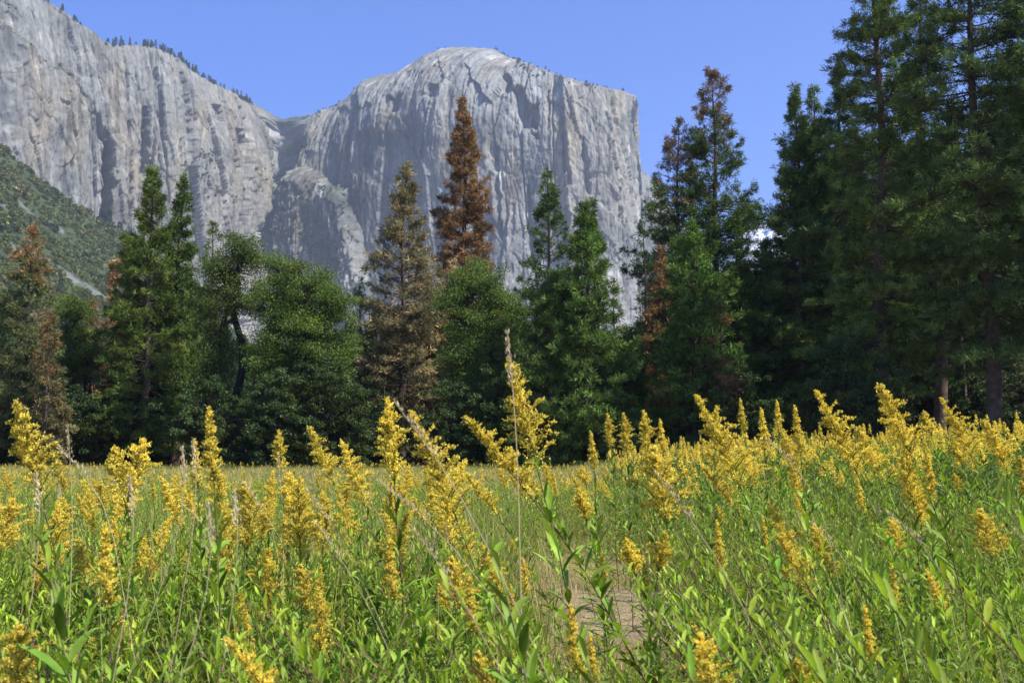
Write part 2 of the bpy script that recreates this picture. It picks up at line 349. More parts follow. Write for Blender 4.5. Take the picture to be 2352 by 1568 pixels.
def tone_main(X, Y, s, z):
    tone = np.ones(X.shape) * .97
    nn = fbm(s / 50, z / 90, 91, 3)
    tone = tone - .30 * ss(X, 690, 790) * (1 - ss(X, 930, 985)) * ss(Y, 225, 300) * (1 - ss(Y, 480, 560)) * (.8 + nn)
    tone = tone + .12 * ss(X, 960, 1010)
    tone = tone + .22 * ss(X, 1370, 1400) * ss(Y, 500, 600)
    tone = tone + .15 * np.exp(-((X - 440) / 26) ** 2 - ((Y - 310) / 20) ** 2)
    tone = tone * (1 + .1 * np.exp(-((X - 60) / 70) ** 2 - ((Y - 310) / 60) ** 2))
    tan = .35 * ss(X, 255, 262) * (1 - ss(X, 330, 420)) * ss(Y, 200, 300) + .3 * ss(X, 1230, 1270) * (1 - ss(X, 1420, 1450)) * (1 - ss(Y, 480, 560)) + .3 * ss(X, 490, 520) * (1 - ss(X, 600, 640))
    veg = np.zeros(X.shape)
    veg += .34 * np.exp(-(((X - 490) - (Y - 390) * .55) / 34) ** 2) * ss(Y, 335, 350) * (1 - ss(Y, 440, 480))
    veg += .3 * ss(X, 560, 590) * (1 - ss(X, 640, 650)) * ss(Y, 365, 390) * (1 - ss(Y, 440, 470))
    veg += .6 * np.exp(-((X - 632) / 20) ** 2 - ((Y - 452) / 20) ** 2)
    veg += .45 * np.exp(-(((X - 760) - (Y - 560) * .9) / 42) ** 2) * ss(Y, 470, 500)
    veg += ss(fbm(X / 14, Y / 18, 505, 4), -.1, .35) * .6 * ss(X, 650, 680) * (1 - ss(X, 820, 850)) * ss(Y, 400, 440)
    veg -= .55 * ss(X, 660, 700) * (1 - ss(Y, 240, 320))
    tone = tone - .26 * ss(X, 650, 680) * (1 - ss(X, 830, 870)) * ss(Y, 380, 440)
    yb = np.interp(X, [-700, 0, 60, 130, 190], [-70, 65, 128, 172, 225])
    veg += .5 * np.exp(-((Y - yb) / 11) ** 2) * (X < 205)
    veg += .3 * np.exp(-((X - 15) / 40) ** 2 - ((Y - 25) / 30) ** 2)
    veg += .25 * (1 - ss(np.abs(Y - 150), 15, 50)) * ss(X, 1080, 1130) * (1 - ss(X, 1300, 1400))
    veg -= .28 * ss(X, 980, 1040) * ss(Y, 190, 240)
    veg -= .15 * (1 - ss(X, 380, 420)) * ss(Y, 240, 300)
    xc = np.interp(Y, [440, 500, 560, 640], [640, 625, 606, 590])
    scree = np.exp(-((X - xc) / np.interp(Y, [470, 530], [8, 19])) ** 4) * ss(Y, 478, 492)
    xd = np.interp(Y, [280, 330, 420], [652, 656, 640]); scree = scree + .8 * np.exp(-((X - xd) / 7) ** 2) * ss(Y, 285, 295) * (1 - ss(Y, 420, 440))
    xe = np.interp(Y, [400, 520, 640], [745, 790, 845]); scree = scree + .7 * np.exp(-((X - xe) / 7) ** 2) * ss(Y, 400, 430)
    return tone, tan, veg, scree
def round_main(X):
    return np.interp(X, [-700, 200, 640, 700, 850, 1050, 1180, 1300, 1400, 1440, 1474], [40, 30, 50, 100, 220, 300, 140, 60, 24, 8, 4])
tail = [(275 + 14 * t, 2440 + 640 * t) for t in np.linspace(.004, 1, 150)]
x_end = ray(1474, 238)[0] * 2420
tail = [(x_end + 2 + 22 * t, 2432 + 640 * t) for t in np.linspace(.0, 1, 170)]
MAIN = wall('cliff', 'pale grey granite cliffs with a rounded summit and vertical cracked faces', RIDGE, DEPTH, -700, 1474, 1.6, macro_main, tone_main, round_main, tail, 430, 3)

def macro0(X, Y): return 0 * X + 0 * Y
def tone0(X, Y, s, z):
    o = np.ones(X.shape); return o * .9, 0 * o, .12 * ss(Y, 480, 600), 0 * o
BACKR = [(1380, 330), (1440, 368), (1468, 384), (1498, 411), (1530, 455), (1600, 560), (1700, 655), (1900, 760), (2300, 830), (3000, 880)]
wall('mountain', 'lower bluish rock shoulder behind the big cliff', BACKR, [(1380, 2950), (1700, 3000), (3000, 3150)], 1380, 3000, 3.2, macro0, tone0, lambda X: 60 + 0 * X, None, 150, 43)

# ------------------------------------------------------------------ ground
def gz(x, y):
    x = np.asarray(x, float); y = np.asarray(y, float)
    r = .42 * ss(x, 1.5, 7) * ss(y, 4, 11) - .0 * y
    return r + .05 * perlin(x / 4, y / 4, 201) + .02 * perlin(x / 1.1, y / 1.1, 202)
def build_ground():
    ax = np.concatenate([-np.geomspace(7000, 14, 70), np.arange(-13.5, 13.6, .25), np.geomspace(14, 7000, 70)])
    ay = np.concatenate([-np.geomspace(3000, 3, 30), np.arange(-2.5, 30, .25), np.geomspace(30.5, 9000, 110)])
    Xg, Yg = np.meshgrid(ax, ay, indexing='ij'); Zg = gz(Xg, Yg)
    me = mesh('ground', np.stack([Xg, Yg, Zg], -1).reshape(-1, 3), grid_faces(len(ax), len(ay)), None, None, True)
    m, t = mat_new('dry_meadow_soil'); g = N(t, 'ShaderNodeNewGeometry')
    n1 = N(t, 'ShaderNodeTexNoise', Scale=.9, Detail=8.0, Roughness=.7); n2 = N(t, 'ShaderNodeTexNoise', Scale=60.0, Detail=5.0, Roughness=.7)
    mp = N(t, 'ShaderNodeMapping'); mp.inputs['Scale'].default_value = (1, .35, 1); t.links.new(g.outputs['Position'], mp.inputs[0])
    t.links.new(g.outputs['Position'], n1.inputs['Vector']); t.links.new(mp.outputs[0], n2.inputs['Vector'])
    cr = N(t, 'ShaderNodeValToRGB'); e = cr.color_ramp.elements; e[0].position = .3; e[0].color = (.2, .15, .085, 1); e[1].position = .7; e[1].color = (.52, .42, .25, 1)
    mx = N(t, 'ShaderNodeMix', _data_type='RGBA', _blend_type='MULTIPLY'); mx.inputs[0].default_value = .8
    cr2 = N(t, 'ShaderNodeValToRGB'); e = cr2.color_ramp.elements; e[0].position = .35; e[0].color = (.45, .42, .4, 1); e[1].position = .62; e[1].color = (1.25, 1.2, 1.1, 1)
    t.links.new(n1.outputs[0], cr.inputs[0]); t.links.new(n2.outputs[0], cr2.inputs[0]); t.links.new(cr.outputs[0], mx.inputs[6]); t.links.new(cr2.outputs[0], mx.inputs[7])
    p = N(t, 'ShaderNodeBsdfPrincipled', Roughness=.95); p.inputs['Specular IOR Level'].default_value = .1
    t.links.new(mx.outputs[2], p.inputs['Base Color']); b = N(t, 'ShaderNodeBump', Distance=.03); t.links.new(n2.outputs[0], b.inputs['Height']); t.links.new(b.outputs[0], p.inputs['Normal'])
    o = N(t, 'ShaderNodeOutputMaterial'); t.links.new(p.outputs[0], o.inputs[0]); me.materials.append(m)
    ob('ground', me, kind='structure', label='dry tan meadow soil under the plants')
build_ground()

# ------------------------------------------------------------------ geometry-node scatter for stuff
def scatter(name, meshes, P, rotz, scl, tilt=None, **props):
    col = bpy.data.collections.new(name + '_kinds')
    for i, me in enumerate(meshes):
        col.objects.link(bpy.data.objects.new('%s_kind_%02d' % (name, i), me))
    n = len(P); me = bpy.data.meshes.new(name); me.vertices.add(n); me.vertices.foreach_set('co', np.asarray(P, np.float32).ravel())
    R = np.zeros((n, 3), np.float32); R[:, 2] = rotz
    if tilt is not None: R[:, :2] = tilt
    a = me.attributes.new('rot', 'FLOAT_VECTOR', 'POINT'); a.data.foreach_set('vector', R.ravel())
    a = me.attributes.new('scl', 'FLOAT', 'POINT'); a.data.foreach_set('value', np.asarray(scl, np.float32))
    rng = np.random.default_rng(n); a = me.attributes.new('idx', 'INT', 'POINT'); a.data.foreach_set('value', rng.integers(0, len(meshes), n).astype(np.int32))
    o = ob(name, me, kind='stuff', **props)
    ng = bpy.data.node_groups.new(name + '_scatter', 'GeometryNodeTree')
    ng.interface.new_socket('Geometry', in_out='INPUT', socket_type='NodeSocketGeometry'); ng.interface.new_socket('Geometry', in_out='OUTPUT', socket_type='NodeSocketGeometry')
    gi = ng.nodes.new('NodeGroupInput'); go = ng.nodes.new('NodeGroupOutput'); ip = ng.nodes.new('GeometryNodeInstanceOnPoints'); ci = ng.nodes.new('GeometryNodeCollectionInfo')
    ci.inputs['Collection'].default_value = col; ci.inputs['Separate Children'].default_value = True; ci.inputs['Reset Children'].default_value = True
    def na(nm, ty):
        x = ng.nodes.new('GeometryNodeInputNamedAttribute'); x.data_type = ty; x.inputs['Name'].default_value = nm
        return [s_ for s_ in x.outputs if s_.enabled and s_.name == 'Attribute'][0]
    ip.inputs['Pick Instance'].default_value = True
    L = ng.links.new
    L(gi.outputs[0], ip.inputs['Points']); L(ci.outputs[0], ip.inputs['Instance']); L(na('idx', 'INT'), ip.inputs['Instance Index'])
    L(na('rot', 'FLOAT_VECTOR'), ip.inputs['Rotation']); L(na('scl', 'FLOAT'), ip.inputs['Scale']); L(ip.outputs[0], go.inputs[0])
    o.modifiers.new('scatter', 'NODES').node_group = ng
    return o

# ------------------------------------------------------------------ green hillside on the left
HTOP = [(-900, -60), (-400, 130), (0, 338), (50, 375), (100, 418), (150, 455), (200, 488), (250, 518), (300, 548), (360, 600), (450, 690), (560, 800), (700, 950)]
HILLKINDS = []
def hill():
    X = np.arange(-900, 701, 4.0); Yt = np.interp(X, [p[0] for p in HTOP], [p[1] for p in HTOP]); v = np.linspace(0, 1, 150)
    a, b = ray(X, Yt); Dt = np.interp(X, [-900, 0, 300, 700], [1000, 1150, 1300, 1500]); D0 = np.interp(X, [-900, 0, 300, 700], [250, 420, 560, 760])
    zt = CAM_H + b * Dt
    D = D0[:, None] + (Dt - D0)[:, None] * v[None]; Z = -2 + (zt + 2)[:, None] * (v[None] ** 1.25)
    Px = a[:, None] * D; n = fbm(Px / 120, D / 120, 55, 4) * 14 + fbm(Px / 25, D / 25, 56, 3) * 3; Z = Z + n * np.sin(v * math.pi)[None] ** .5
    P = np.stack([Px, D, Z], -1)
    bk = np.stack([P[:, -1] + np.array([0, d_, -d_ * .1]) for d_ in (30, 120, 300)], 1)
    P = np.concatenate([P, bk], 1)
    Xp = xpix(P[..., 0], P[..., 1], P[..., 2]); Yp = ypix(P[..., 0], P[..., 1], P[..., 2])
    # streaks of bare talus running down the slope
    nn = fbm(P[..., 0] / 12, P[..., 1] / 30, 58, 4)
    def streak(pts, w_):
        yl = np.interp(Xp, [q[0] for q in pts], [q[1] for q in pts]); m = np.exp(-((Yp - yl) / w_) ** 2) * ss(Xp, pts[0][0] - 6, pts[0][0] + 6) * (1 - ss(Xp, pts[-1][0] - 6, pts[-1][0] + 10)); return m
    bare = streak([(15, 565), (100, 600), (180, 650), (280, 720)], 12) + streak([(110, 512), (145, 532)], 7) + streak([(-60, 480), (20, 470)], 8) * .7 + streak([(-30, 700), (30, 690)], 16) + .6 * streak([(40, 460), (80, 500), (120, 560)], 5)
    bare = ss(bare + nn * .5, .42, .6)
    g1 = fbm(P[..., 0] / 60, P[..., 1] / 60, 59, 4)[..., None]
    c = np.array([.06, .078, .032]) * (1 + .5 * g1) * (1 - bare[..., None]) + np.array([.15, .147, .14]) * (1 + .35 * nn[..., None]) * bare[..., None]
    me = mesh('hillside', P.reshape(-1, 3), grid_faces(P.shape[0], P.shape[1]), np.clip(c, 0.01, .9).reshape(-1, 3), M_ROCK)
    ob('hillside', me, kind='structure', label='steep green hillside with grey talus streaks at the foot of the left cliff')
    rng = np.random.default_rng(8); kinds = []
    for k in range(7):                       # shrubs and low trees, each a heap of leaf clumps
        g = Geo(); n = 260; u = norm(rng.normal(size=(n, 3))); u[:, 2] = np.abs(u[:, 2]) * .9
        rr = 2.2 * (1 + .35 * perlin(u[:, 0] * 2 + k, u[:, 1] * 2, 60 + k)) * rng.uniform(.6, 1.05, n); C = u * rr[:, None]
        col = np.array([(.055, .085, .028), (.075, .1, .035), (.045, .07, .03), (.09, .1, .045), (.035, .06, .026), (.065, .09, .03), (.11, .095, .055)][k])
        cc = (col * .5 + np.array([.075, .095, .035]) * .5) * np.array([1.8, 1.65, 1.1]) * rng.uniform(.7, 1.35, (n, 1)); diamonds(g, C - u * .4, norm(u + rng.normal(size=(n, 3)) * .8), rng.uniform(.6, 1.3, n), rng.uniform(.5, 1.0, n), cc, rng)
        kinds.append(g.build('shrub', M_BUSH))
    HILLKINDS.extend(kinds)
    m = 30000; iu = rng.uniform(0, P.shape[0] - 1.01, m); iv = rng.uniform(0, 149, m); i0 = iu.astype(int); j0 = iv.astype(int)
    keep = (bare[i0, j0] < .4) & (rng.random(m) < (.8 + 1.1 * g1[i0, j0, 0])) & (Yp[i0, j0] < 760)
    fu = (iu - i0)[:, None]; fv = (iv - j0)[:, None]
    Q = (P[i0, j0] * (1 - fu) + P[i0 + 1, j0] * fu) * (1 - fv) + fv * (P[i0, j0 + 1] * (1 - fu) + P[i0 + 1, j0 + 1] * fu)
    Q = Q[keep]; scatter('shrubs', kinds, Q, rng.uniform(0, 6.28, len(Q)), rng.lognormal(-.05, .5, len(Q)), label='dense green chaparral covering the left hillside')
hill()
def ledge_shrubs():
    rng = np.random.default_rng(55); P = MAIN['P']; Yp = MAIN['Y']; n = 260000
    i = rng.integers(0, P.shape[0] - 175, n); j = rng.integers(0, P.shape[1] - 3, n); X = MAIN['X'][i]; Y = Yp[i, j]; k = (X > -80) & (Y < 760) & (Y > -40); i, j, X, Y = i[k], j[k], X[k], Y[k]
    G = lambda d, w_: np.exp(-(d / w_) ** 2)
    yb = np.interp(X, [-80, 0, 60, 130, 190], [-70, 62, 126, 170, 222])
    pr = .5 * G(Y - yb, 6) * (X < 200) + .3 * G(X - 20, 30) * G(Y - 22, 22)
    pr += .22 * G((X - 490) - (Y - 390) * .55, 28) * ss(Y, 335, 350) * (1 - ss(Y, 440, 480)) + .2 * ss(X, 560, 590) * (1 - ss(X, 640, 650)) * ss(Y, 365, 390) * (1 - ss(Y, 430, 460))
    pr += 1.2 * G(X - 634, 13) * G(Y - 452, 15) + .35 * G((X - 770) - (Y - 560) * .9, 34) * ss(Y, 460, 500) + .32 * ss(X, 650, 680) * (1 - ss(X, 800, 850)) * ss(Y, 400, 440)
    pr += .10 * ss(X, 1060, 1110) * (1 - ss(X, 1300, 1420)) * (1 - ss(Y - np.interp(X, [1060, 1440], [112, 212]), 8, 26)) + .12 * G((X - 740) - (Y - 300) * -1.4, 22) * ss(Y, 290, 300) * (1 - ss(Y, 350, 370))
    pr += .05 * G(Y - np.interp(X, [700, 900, 1000], [262, 190, 140]), 10) * (X > 680) * (X < 1000) + .3 * G(X - 575, 12) * G(Y - 560, 14)
    pr = pr * np.clip(.5 + 1.6 * fbm(X / 12, Y / 12, 66, 3), 0, 2) * .7
    k = rng.random(len(pr)) < pr; i, j = i[k], j[k]; Q = P[i, j]
    scatter('ledge_shrubs', HILLKINDS, Q, rng.uniform(0, 6.28, len(Q)), rng.lognormal(.15, .35, len(Q)), label='small dark green shrubs clinging to the ledges and gullies of the cliffs')
ledge_shrubs()

# ------------------------------------------------------------------ trees
def conifer(rng, H, cb=.2, R=3.5, prof='cone', dens=9.0, tpm=7.0, blades=12, tl=.32, tw=.055, colf=None, el_lo=-12, el_hi=45, bare=0.0, tr=None, bark=(.09, .065, .05), clump=.0, gap=.0, lean=0.0):
    """returns trunk mesh and crown mesh; built at the origin, height H"""
    gt = Geo(); gc = Geo()
    tz = np.linspace(0, 1, 14); wob = np.stack([perlin(tz * 2.2, tz * 0 + 3, int(rng.integers(999))), perlin(tz * 2.2, tz * 0 + 9, int(rng.integers(999)))], -1) * .018 * H
    TP = np.stack([wob[:, 0] - wob[0, 0] + lean * H * tz, wob[:, 1] - wob[0, 1], tz * H], -1); tr = tr or H * .0135
    rad = tr * (1 - tz) ** .85 + .012; rad[0] *= 1.35
    tube(gt, TP, rad, 9, bark)
    R = R * 1.3; dens = dens * .95; tl = tl * .95; tw = tw * .8; blades = int(blades * 2.0); tpm = tpm * .62
    nb = int(dens * H * (1 - cb)); u = np.sort(rng.random(nb)); u = u + rng.normal(0, .004, nb); u = np.clip(u, 0, .995)
    if gap > 0: u = u[perlin(u * 14, u * 0, int(rng.integers(999))) > -1 + gap * 1.2]; nb = len(u)
    zb = H * (cb + (1 - cb) * u)
    if prof == 'cone': pf = (1 - u) ** .75 * ss(u, -.25, .12)
    elif prof == 'column': pf = (1 - u ** 2.2) * (.75 + .25 * np.sin(u * 3)) * ss(u, -.35, .08)
    elif prof == 'round': pf = np.sqrt(np.clip(1 - (u * 1.12 - .25) ** 2 / .78, .02, 1)) * ss(1 - u, -.05, .25)
    else: pf = (1 - u) ** .5 * ss(u, -.2, .3)
    az = rng.uniform(0, 2 * math.pi, nb)
    lump = 1 + .38 * perlin(az / 1.1 + 5, zb / (H * .09), int(rng.integers(999)))
    Lb = R * pf * lump * rng.uniform(.55, 1.12, nb) + .25
    el = np.radians(el_lo + (el_hi - el_lo) * u ** 1.3 + rng.normal(0, 9, nb))
    base = np.stack([np.interp(zb, TP[:, 2], TP[:, 0]), np.interp(zb, TP[:, 2], TP[:, 1]), zb], -1)
    hd = np.stack([np.cos(az), np.sin(az), 0 * az], -1); up = np.array([0, 0, 1.0])
    bend = rng.uniform(-.05, .28, nb)
    def bp(i, q): return base[i] + hd[i] * (Lb[i] * q * np.cos(el[i]))[:, None] + up * (Lb[i] * (q * np.sin(el[i]) + bend[i] * (q ** 2 - q * .4)))[:, None]
    q = np.linspace(0, 1, 5); I = np.arange(nb)
    BP = np.stack([bp(I, np.full(nb, qq)) for qq in q], 1); br = (.012 + .011 * Lb)[:, None] * (1 - q * .8)[None]
    tubes(gt, BP, br, np.array(bark) * .9, 4)
    nt_ = np.maximum(1, (Lb * tpm * (1 - bare) * rng.uniform(.6, 1.2, nb))).astype(int); ti = np.repeat(I, nt_); n = len(ti)
    if bare > 0: k = perlin(az[ti] * 1.3, zb[ti] / 2.2, 7) > -.9 + bare * 1.2; ti = ti[k]; n = len(ti)
    qt = .36 + .66 * rng.random(n) ** .75; side = norm(np.cross(hd[ti], up)); so = rng.normal(0, .34, n) * Lb[ti] * (1.05 - qt * .75)
    C = bp(ti, qt) + side * so[:, None] + up * (rng.normal(0, .10, n) - .08 * np.abs(so))[:, None]
    # twigs from the limb to each tuft
    q0 = np.clip(qt - .18, 0, 1); TW = np.stack([bp(ti, q0), C], 1); sel = rng.random(n) < .55
    tubes(gt, TW[sel], np.full((sel.sum(), 2), .008) + np.array([.006, 0]), np.array(bark) * .9, 3)
    dirn = norm(hd[ti] * .9 + side * (np.sign(so) * .5)[:, None] + up * .45)
    cc = colf(rng, C[:, 2] / H, n, C)
    CC = np.repeat(C, blades, 0); m = len(CC); sz = np.repeat(rng.uniform(.75, 1.5, n), blades)
    D = norm(np.repeat(dirn, blades, 0) * .7 + norm(rng.normal(size=(m, 3))) * 1.0 + up * .12)
    CC = CC + rng.normal(0, .09, (m, 3))
    diamonds(gc, CC, D, tl * sz * rng.uniform(.7, 1.15, m), tw * sz, np.repeat(cc, blades, 0) * rng.uniform(.8, 1.2, (m, 1)), rng)
    return gt.build('trunk', M_BARK, True), gc.build('crown', M_NEEDLE)

def broad(rng, H, lobes, fork=.3, leaf=.125, n_cl=230, per=150, col=(.06, .105, .025), tr=.35, path=None, bark=(.034, .029, .025)):
    """lobes: (x, y, z, rx, ry, rz) in metres from the tree's foot"""
    gt = Geo(); gc = Geo(); vol = np.array([l[3] * l[5] for l in lobes]); vol = vol / vol.sum()
    path = np.array(path if path is not None else [(0, 0, 0), (.1, 0, H * fork * .5), (0, .1, H * fork)], float)
    tq = np.linspace(0, 1, 10); PP = np.stack([np.interp(tq, np.linspace(0, 1, len(path)), path[:, k]) for k in range(3)], -1)
    tube(gt, PP, tr * (1 - tq * .45) * np.where(tq == 0, 1.4, 1), 9, bark); fk = PP[-1]
    for l, vv in zip(lobes, vol):
        c = np.array(l[:3], float); st = PP[int(rng.integers(6, 10))]
        q = np.linspace(0, 1, 8)[:, None]; mid = (st + c) / 2 + rng.normal(0, .5, 3); mid[2] -= .2
        L = (1 - q) ** 2 * st + 2 * q * (1 - q) * mid + q ** 2 * c; tube(gt, L, tr * .55 * (1 - q[:, 0] * .7), 6, bark)
        n = max(4, int(n_cl * vv)); u = norm(rng.normal(size=(n, 3))); rad = rng.random(n) ** .38
        C = c + u * rad[:, None] * np.array(l[3:6]) * (1 + .6 * perlin(u[:, 0] * 2.8 + c[0], u[:, 2] * 2.8 + u[:, 1] * 1.5, 5))[:, None]
        s0 = L[rng.integers(4, 8, n)]; m1 = (s0 + C) / 2 + rng.normal(0, .25, (n, 3)) - np.array([0, 0, .15])
        qq = np.linspace(0, 1, 5)[None, :, None]; B = (1 - qq) ** 2 * s0[:, None] + 2 * qq * (1 - qq) * m1[:, None] + qq ** 2 * C[:, None]
        tubes(gt, B, np.broadcast_to(.045 * (1 - qq[..., 0] * .8), (n, 5)) * (H / 14), np.array(bark), 4)
        k = (per * 1.35 * rng.uniform(.6, 1.3, n)).astype(int); ci = np.repeat(np.arange(n), k); m = len(ci)
        rcl = rng.uniform(.45, .95, n) * (H / 15); o = norm(rng.normal(size=(m, 3))) * (rng.random(m) ** .45)[:, None] * rcl[ci][:, None] * np.array([1.15, 1.15, .6])
        cl = rng.uniform(.7, 1.3, n)[ci][:, None] * np.array(col) * rng.uniform(.88, 1.14, (m, 1))
        yel = (rng.random(n) < .05)[ci][:, None]; cl = np.where(yel, cl * np.array([1.45, 1.15, .9]), cl)
        diamonds(gc, C[ci] + o, norm(rng.normal(size=(m, 3)) + np.array([0, 0, -.2])), leaf * rng.uniform(.7, 1.2, m), leaf * .62, cl, rng)
    return gt.build('trunk', M_BARK, True), gc.build('crown', M_BROAD)

def snag(rng, H, nbr=70, tr=None, bark=(.2, .17, .14), R=1.6, cb=.25):
    g = Geo(); tz = np.linspace(0, 1, 10); TP = np.stack([perlin(tz * 2, tz * 0, int(rng.integers(99))) * .15, perlin(tz * 2, tz * 0 + 5, 3) * .15, tz * H], -1)
    tr = tr or H * .009; tube(g, TP, tr * (1 - tz) ** .8 + .015, 7, bark)
    zb = H * (cb + (1 - cb) * rng.random(nbr)); az = rng.uniform(0, 6.28, nbr); L = R * rng.uniform(.3, 1, nbr) * (1.1 - zb / H); e = rng.uniform(-.7, .35, nbr)
    q = np.linspace(0, 1, 4)[None, :, None]; hd = np.stack([np.cos(az), np.sin(az), e], -1)[:, None] * L[:, None, None]
    B = np.stack([np.interp(zb, TP[:, 2], TP[:, 0]), np.interp(zb, TP[:, 2], TP[:, 1]), zb], -1)[:, None] + hd * q + np.array([0, 0, 1]) * (q ** 2) * (rng.normal(0, .3, nbr) * L)[:, None, None]
    tubes(g, B, np.broadcast_to(.018 * (1 - q[..., 0] * .8), (nbr, 4)), np.array(bark) * .85, 3)
    fi = rng.integers(0, nbr, nbr * 3); f = rng.uniform(.3, 1, nbr * 3)[:, None]; s0 = B[fi, 0] * (1 - f) + B[fi, 3] * f; d = rng.normal(size=(nbr * 3, 3)) * .28
    tubes(g, np.stack([s0, s0 + d], 1), np.broadcast_to(np.array([.009, .004]), (nbr * 3, 2)), np.array(bark) * .85, 3)
    return g.build('dead_tree', M_BARK)

def mixcol(base, alt=None, zlo=.8, zhi=.95, amount=1.0, var=.36, patch=0.0):
    """needle colour: base, turning to alt (dead needles) above zlo..zhi, or in patches"""
    base = np.array(base); 
    def f(rng, zf, n, C):
        c = base * 1.28 * (1 + rng.normal(0, var, (n, 1)).clip(-.6, .8))
        if alt is not None:
            p = ss(zf + rng.normal(0, .05, n), zlo, zhi) * amount
            if patch: p = np.maximum(p, (perlin(C[:, 0] / 1.4 + 7, C[:, 2] / 1.8, 77) > 1 - patch * 1.6).astype(float) * .9)
            k = (rng.random(n) < p)[:, None]; c = np.where(k, np.array(alt) * rng.uniform(.65, 1.35, (n, 1)), c)
        return c
    return f
GREEN = (.066, .108, .022); DGREEN = (.05, .086, .022); YGREEN = (.092, .13, .024); OLIVE = (.11, .11, .05)
RUST = (.30, .175, .075); BROWN = (.265, .155, .068); TAN = (.32, .25, .12)
ALLTREES = []
def place_tree(kind, label, cat, meshes, x, y, rz=0, group=None, scl=1.0):
    e = ob(kind, None, None, (x, y, float(gz(x, y)) - .05), (0, 0, rz), scl, label=label, category=cat)
    if group: e['group'] = group
    for nm, me in zip(('trunk', 'crown'), meshes): ob(nm, me, e)
    ALLTREES.append((x, y)); return e
def top_h(X, Y, D):
    x, y, z = at(X, Y, D); return x, z - float(gz(x, D))
def con(seed, X, Ytop, D, Rpx, kind, label, cat='tree', **kw):
    rng = np.random.default_rng(seed); x, H = top_h(X, Ytop, D)
    ms = conifer(rng, H, R=Rpx * D / FPX, **kw); return place_tree(kind, label, cat, ms, x, D)

MC = mixcol
con(1, 75, 527, 82, 88, 'pine_tree', 'pine at the far left edge with a rust coloured dying top over green lower boughs', cb=.12, prof='cone', dens=13, tpm=8, colf=MC((.085, .1, .035), RUST, .78, .92, .9, patch=.2))
con(2, 352, 388, 84, 98, 'conifer', 'tall slender green conifer, the taller of the two spires left of the oaks', cb=.1, dens=15, tpm=9, colf=MC(YGREEN, RUST, 2, 3, patch=.12), el_lo=-8, el_hi=60)
con(3, 421, 402, 86, 66, 'conifer', 'narrow green conifer just right of the tallest left spire', cb=.12, dens=13, tpm=9, colf=MC(GREEN), el_lo=-5, el_hi=55)
con(31, 300, 560, 86, 60, 'conifer', 'rust flecked conifer against the left side of the tall green spire', cb=.1, dens=12, tpm=8, colf=MC(GREEN, RUST, .62, .95, .5, patch=.3))
con(4, 490, 508, 92, 34, 'conifer', 'thin sparse conifer with a lone tuft at its tip, left of the leaning oak', cb=.35, dens=7, tpm=6, colf=MC(YGREEN, BROWN, 2, 3, patch=.1), bare=.25, prof='column')
rng = np.random.default_rng(5)
def lob(X, Y, D, rpx, rpy, x0, dep=1.0, dy=0.0):
    x, y, z = at(X, Y, D); k = D / FPX; return (x - x0, dy, z, rpx * k, rpx * k * dep, rpy * k)
D = 78.; x0 = at(548, 1085, D)[0]
place_tree('oak_tree', 'dark leaning oak with forked trunk and two leafy heads, left of the big round oak', 'tree',
    broad(rng, 18, [lob(545, 560, D, 40, 32, x0), lob(510, 620, D, 45, 40, x0), lob(575, 590, D, 34, 42, x0), lob(470, 700, D, 40, 50, x0), lob(540, 680, D, 55, 45, x0), lob(500, 790, D, 40, 60, x0), lob(470, 880, D, 50, 60, x0)],
          n_cl=260, per=140, col=(.088, .128, .024), tr=.33, path=[(0, 0, 0), (-.6, 0, 4), (.3, 0, 8.5), (-.9, 0, 12), (-.5, 0, 14)]), x0, D)
D = 76.; x0 = at(650, 1085, D)[0]
place_tree('oak_tree', 'biggest round crowned green oak left of centre', 'tree',
    broad(rng, 16, [lob(690, 650, D, 70, 58, x0), lob(630, 690, D, 60, 60, x0), lob(755, 700, D, 60, 60, x0), lob(690, 760, D, 105, 60, x0, .8), lob(620, 820, D, 60, 60, x0), lob(770, 800, D, 55, 62, x0), lob(730, 890, D, 70, 60, x0, .8, 1), lob(650, 920, D, 70, 50, x0, .7, 1), lob(640, 620, D, 38, 34, x0)],
          n_cl=520, per=170, col=(.095, .145, .024), tr=.36, path=[(0, 0, 0), (.5, 0, 3), (1.6, 0, 7), (1.8, .3, 10)]), x0, D)
place_tree('dead_tree', 'bare grey snag poking above the big round oak', 'dead tree', [snag(np.random.default_rng(6), top_h(683, 452, 108)[1], 130, R=2.6, cb=.4)], top_h(683, 452, 108)[0], 108)
con(7, 826, 640, 98, 36, 'conifer', 'small thin grey green conifer in the gap right of the round oak', cb=.15, dens=9, tpm=7, colf=MC((.06, .085, .045)), bare=.15)
con(8, 931, 378, 84, 92, 'pine_tree', 'tall sparse pine with fading tan and olive needles left of the brown tree', cb=.1, dens=13, tpm=8, prof='column', colf=MC(OLIVE, TAN, .1, .2, .45), bare=.04, el_lo=-15, el_hi=50, gap=.1)
con(81, 958, 560, 90, 60, 'pine_tree', 'dead brown pine with thin foliage behind the olive coloured pine', cb=.1, dens=10, tpm=7, prof='column', colf=MC(TAN, BROWN, .3, .6, .6), bare=.15)
con(9, 1066, 226, 94, 56, 'pine_tree', 'tall dead pine with dense rust brown needles in front of the cliff', cb=.32, dens=15, tpm=9.5, blades=13, prof='column', colf=MC(BROWN, RUST, .1, .3, .5), el_lo=-18, el_hi=55, gap=.1)
con(91, 1100, 500, 97, 46, 'conifer', 'olive green conifer half hidden behind the rust brown dead pine', cb=.2, dens=10, tpm=8, colf=MC(OLIVE, RUST, 0, .5, .25))
con(92, 1040, 600, 90, 50, 'pine_tree', 'low dead brown pine between the olive pine and the centre oak', cb=.15, dens=9, tpm=7, prof='column', colf=MC(TAN, BROWN, .2, .6, .6), bare=.15)
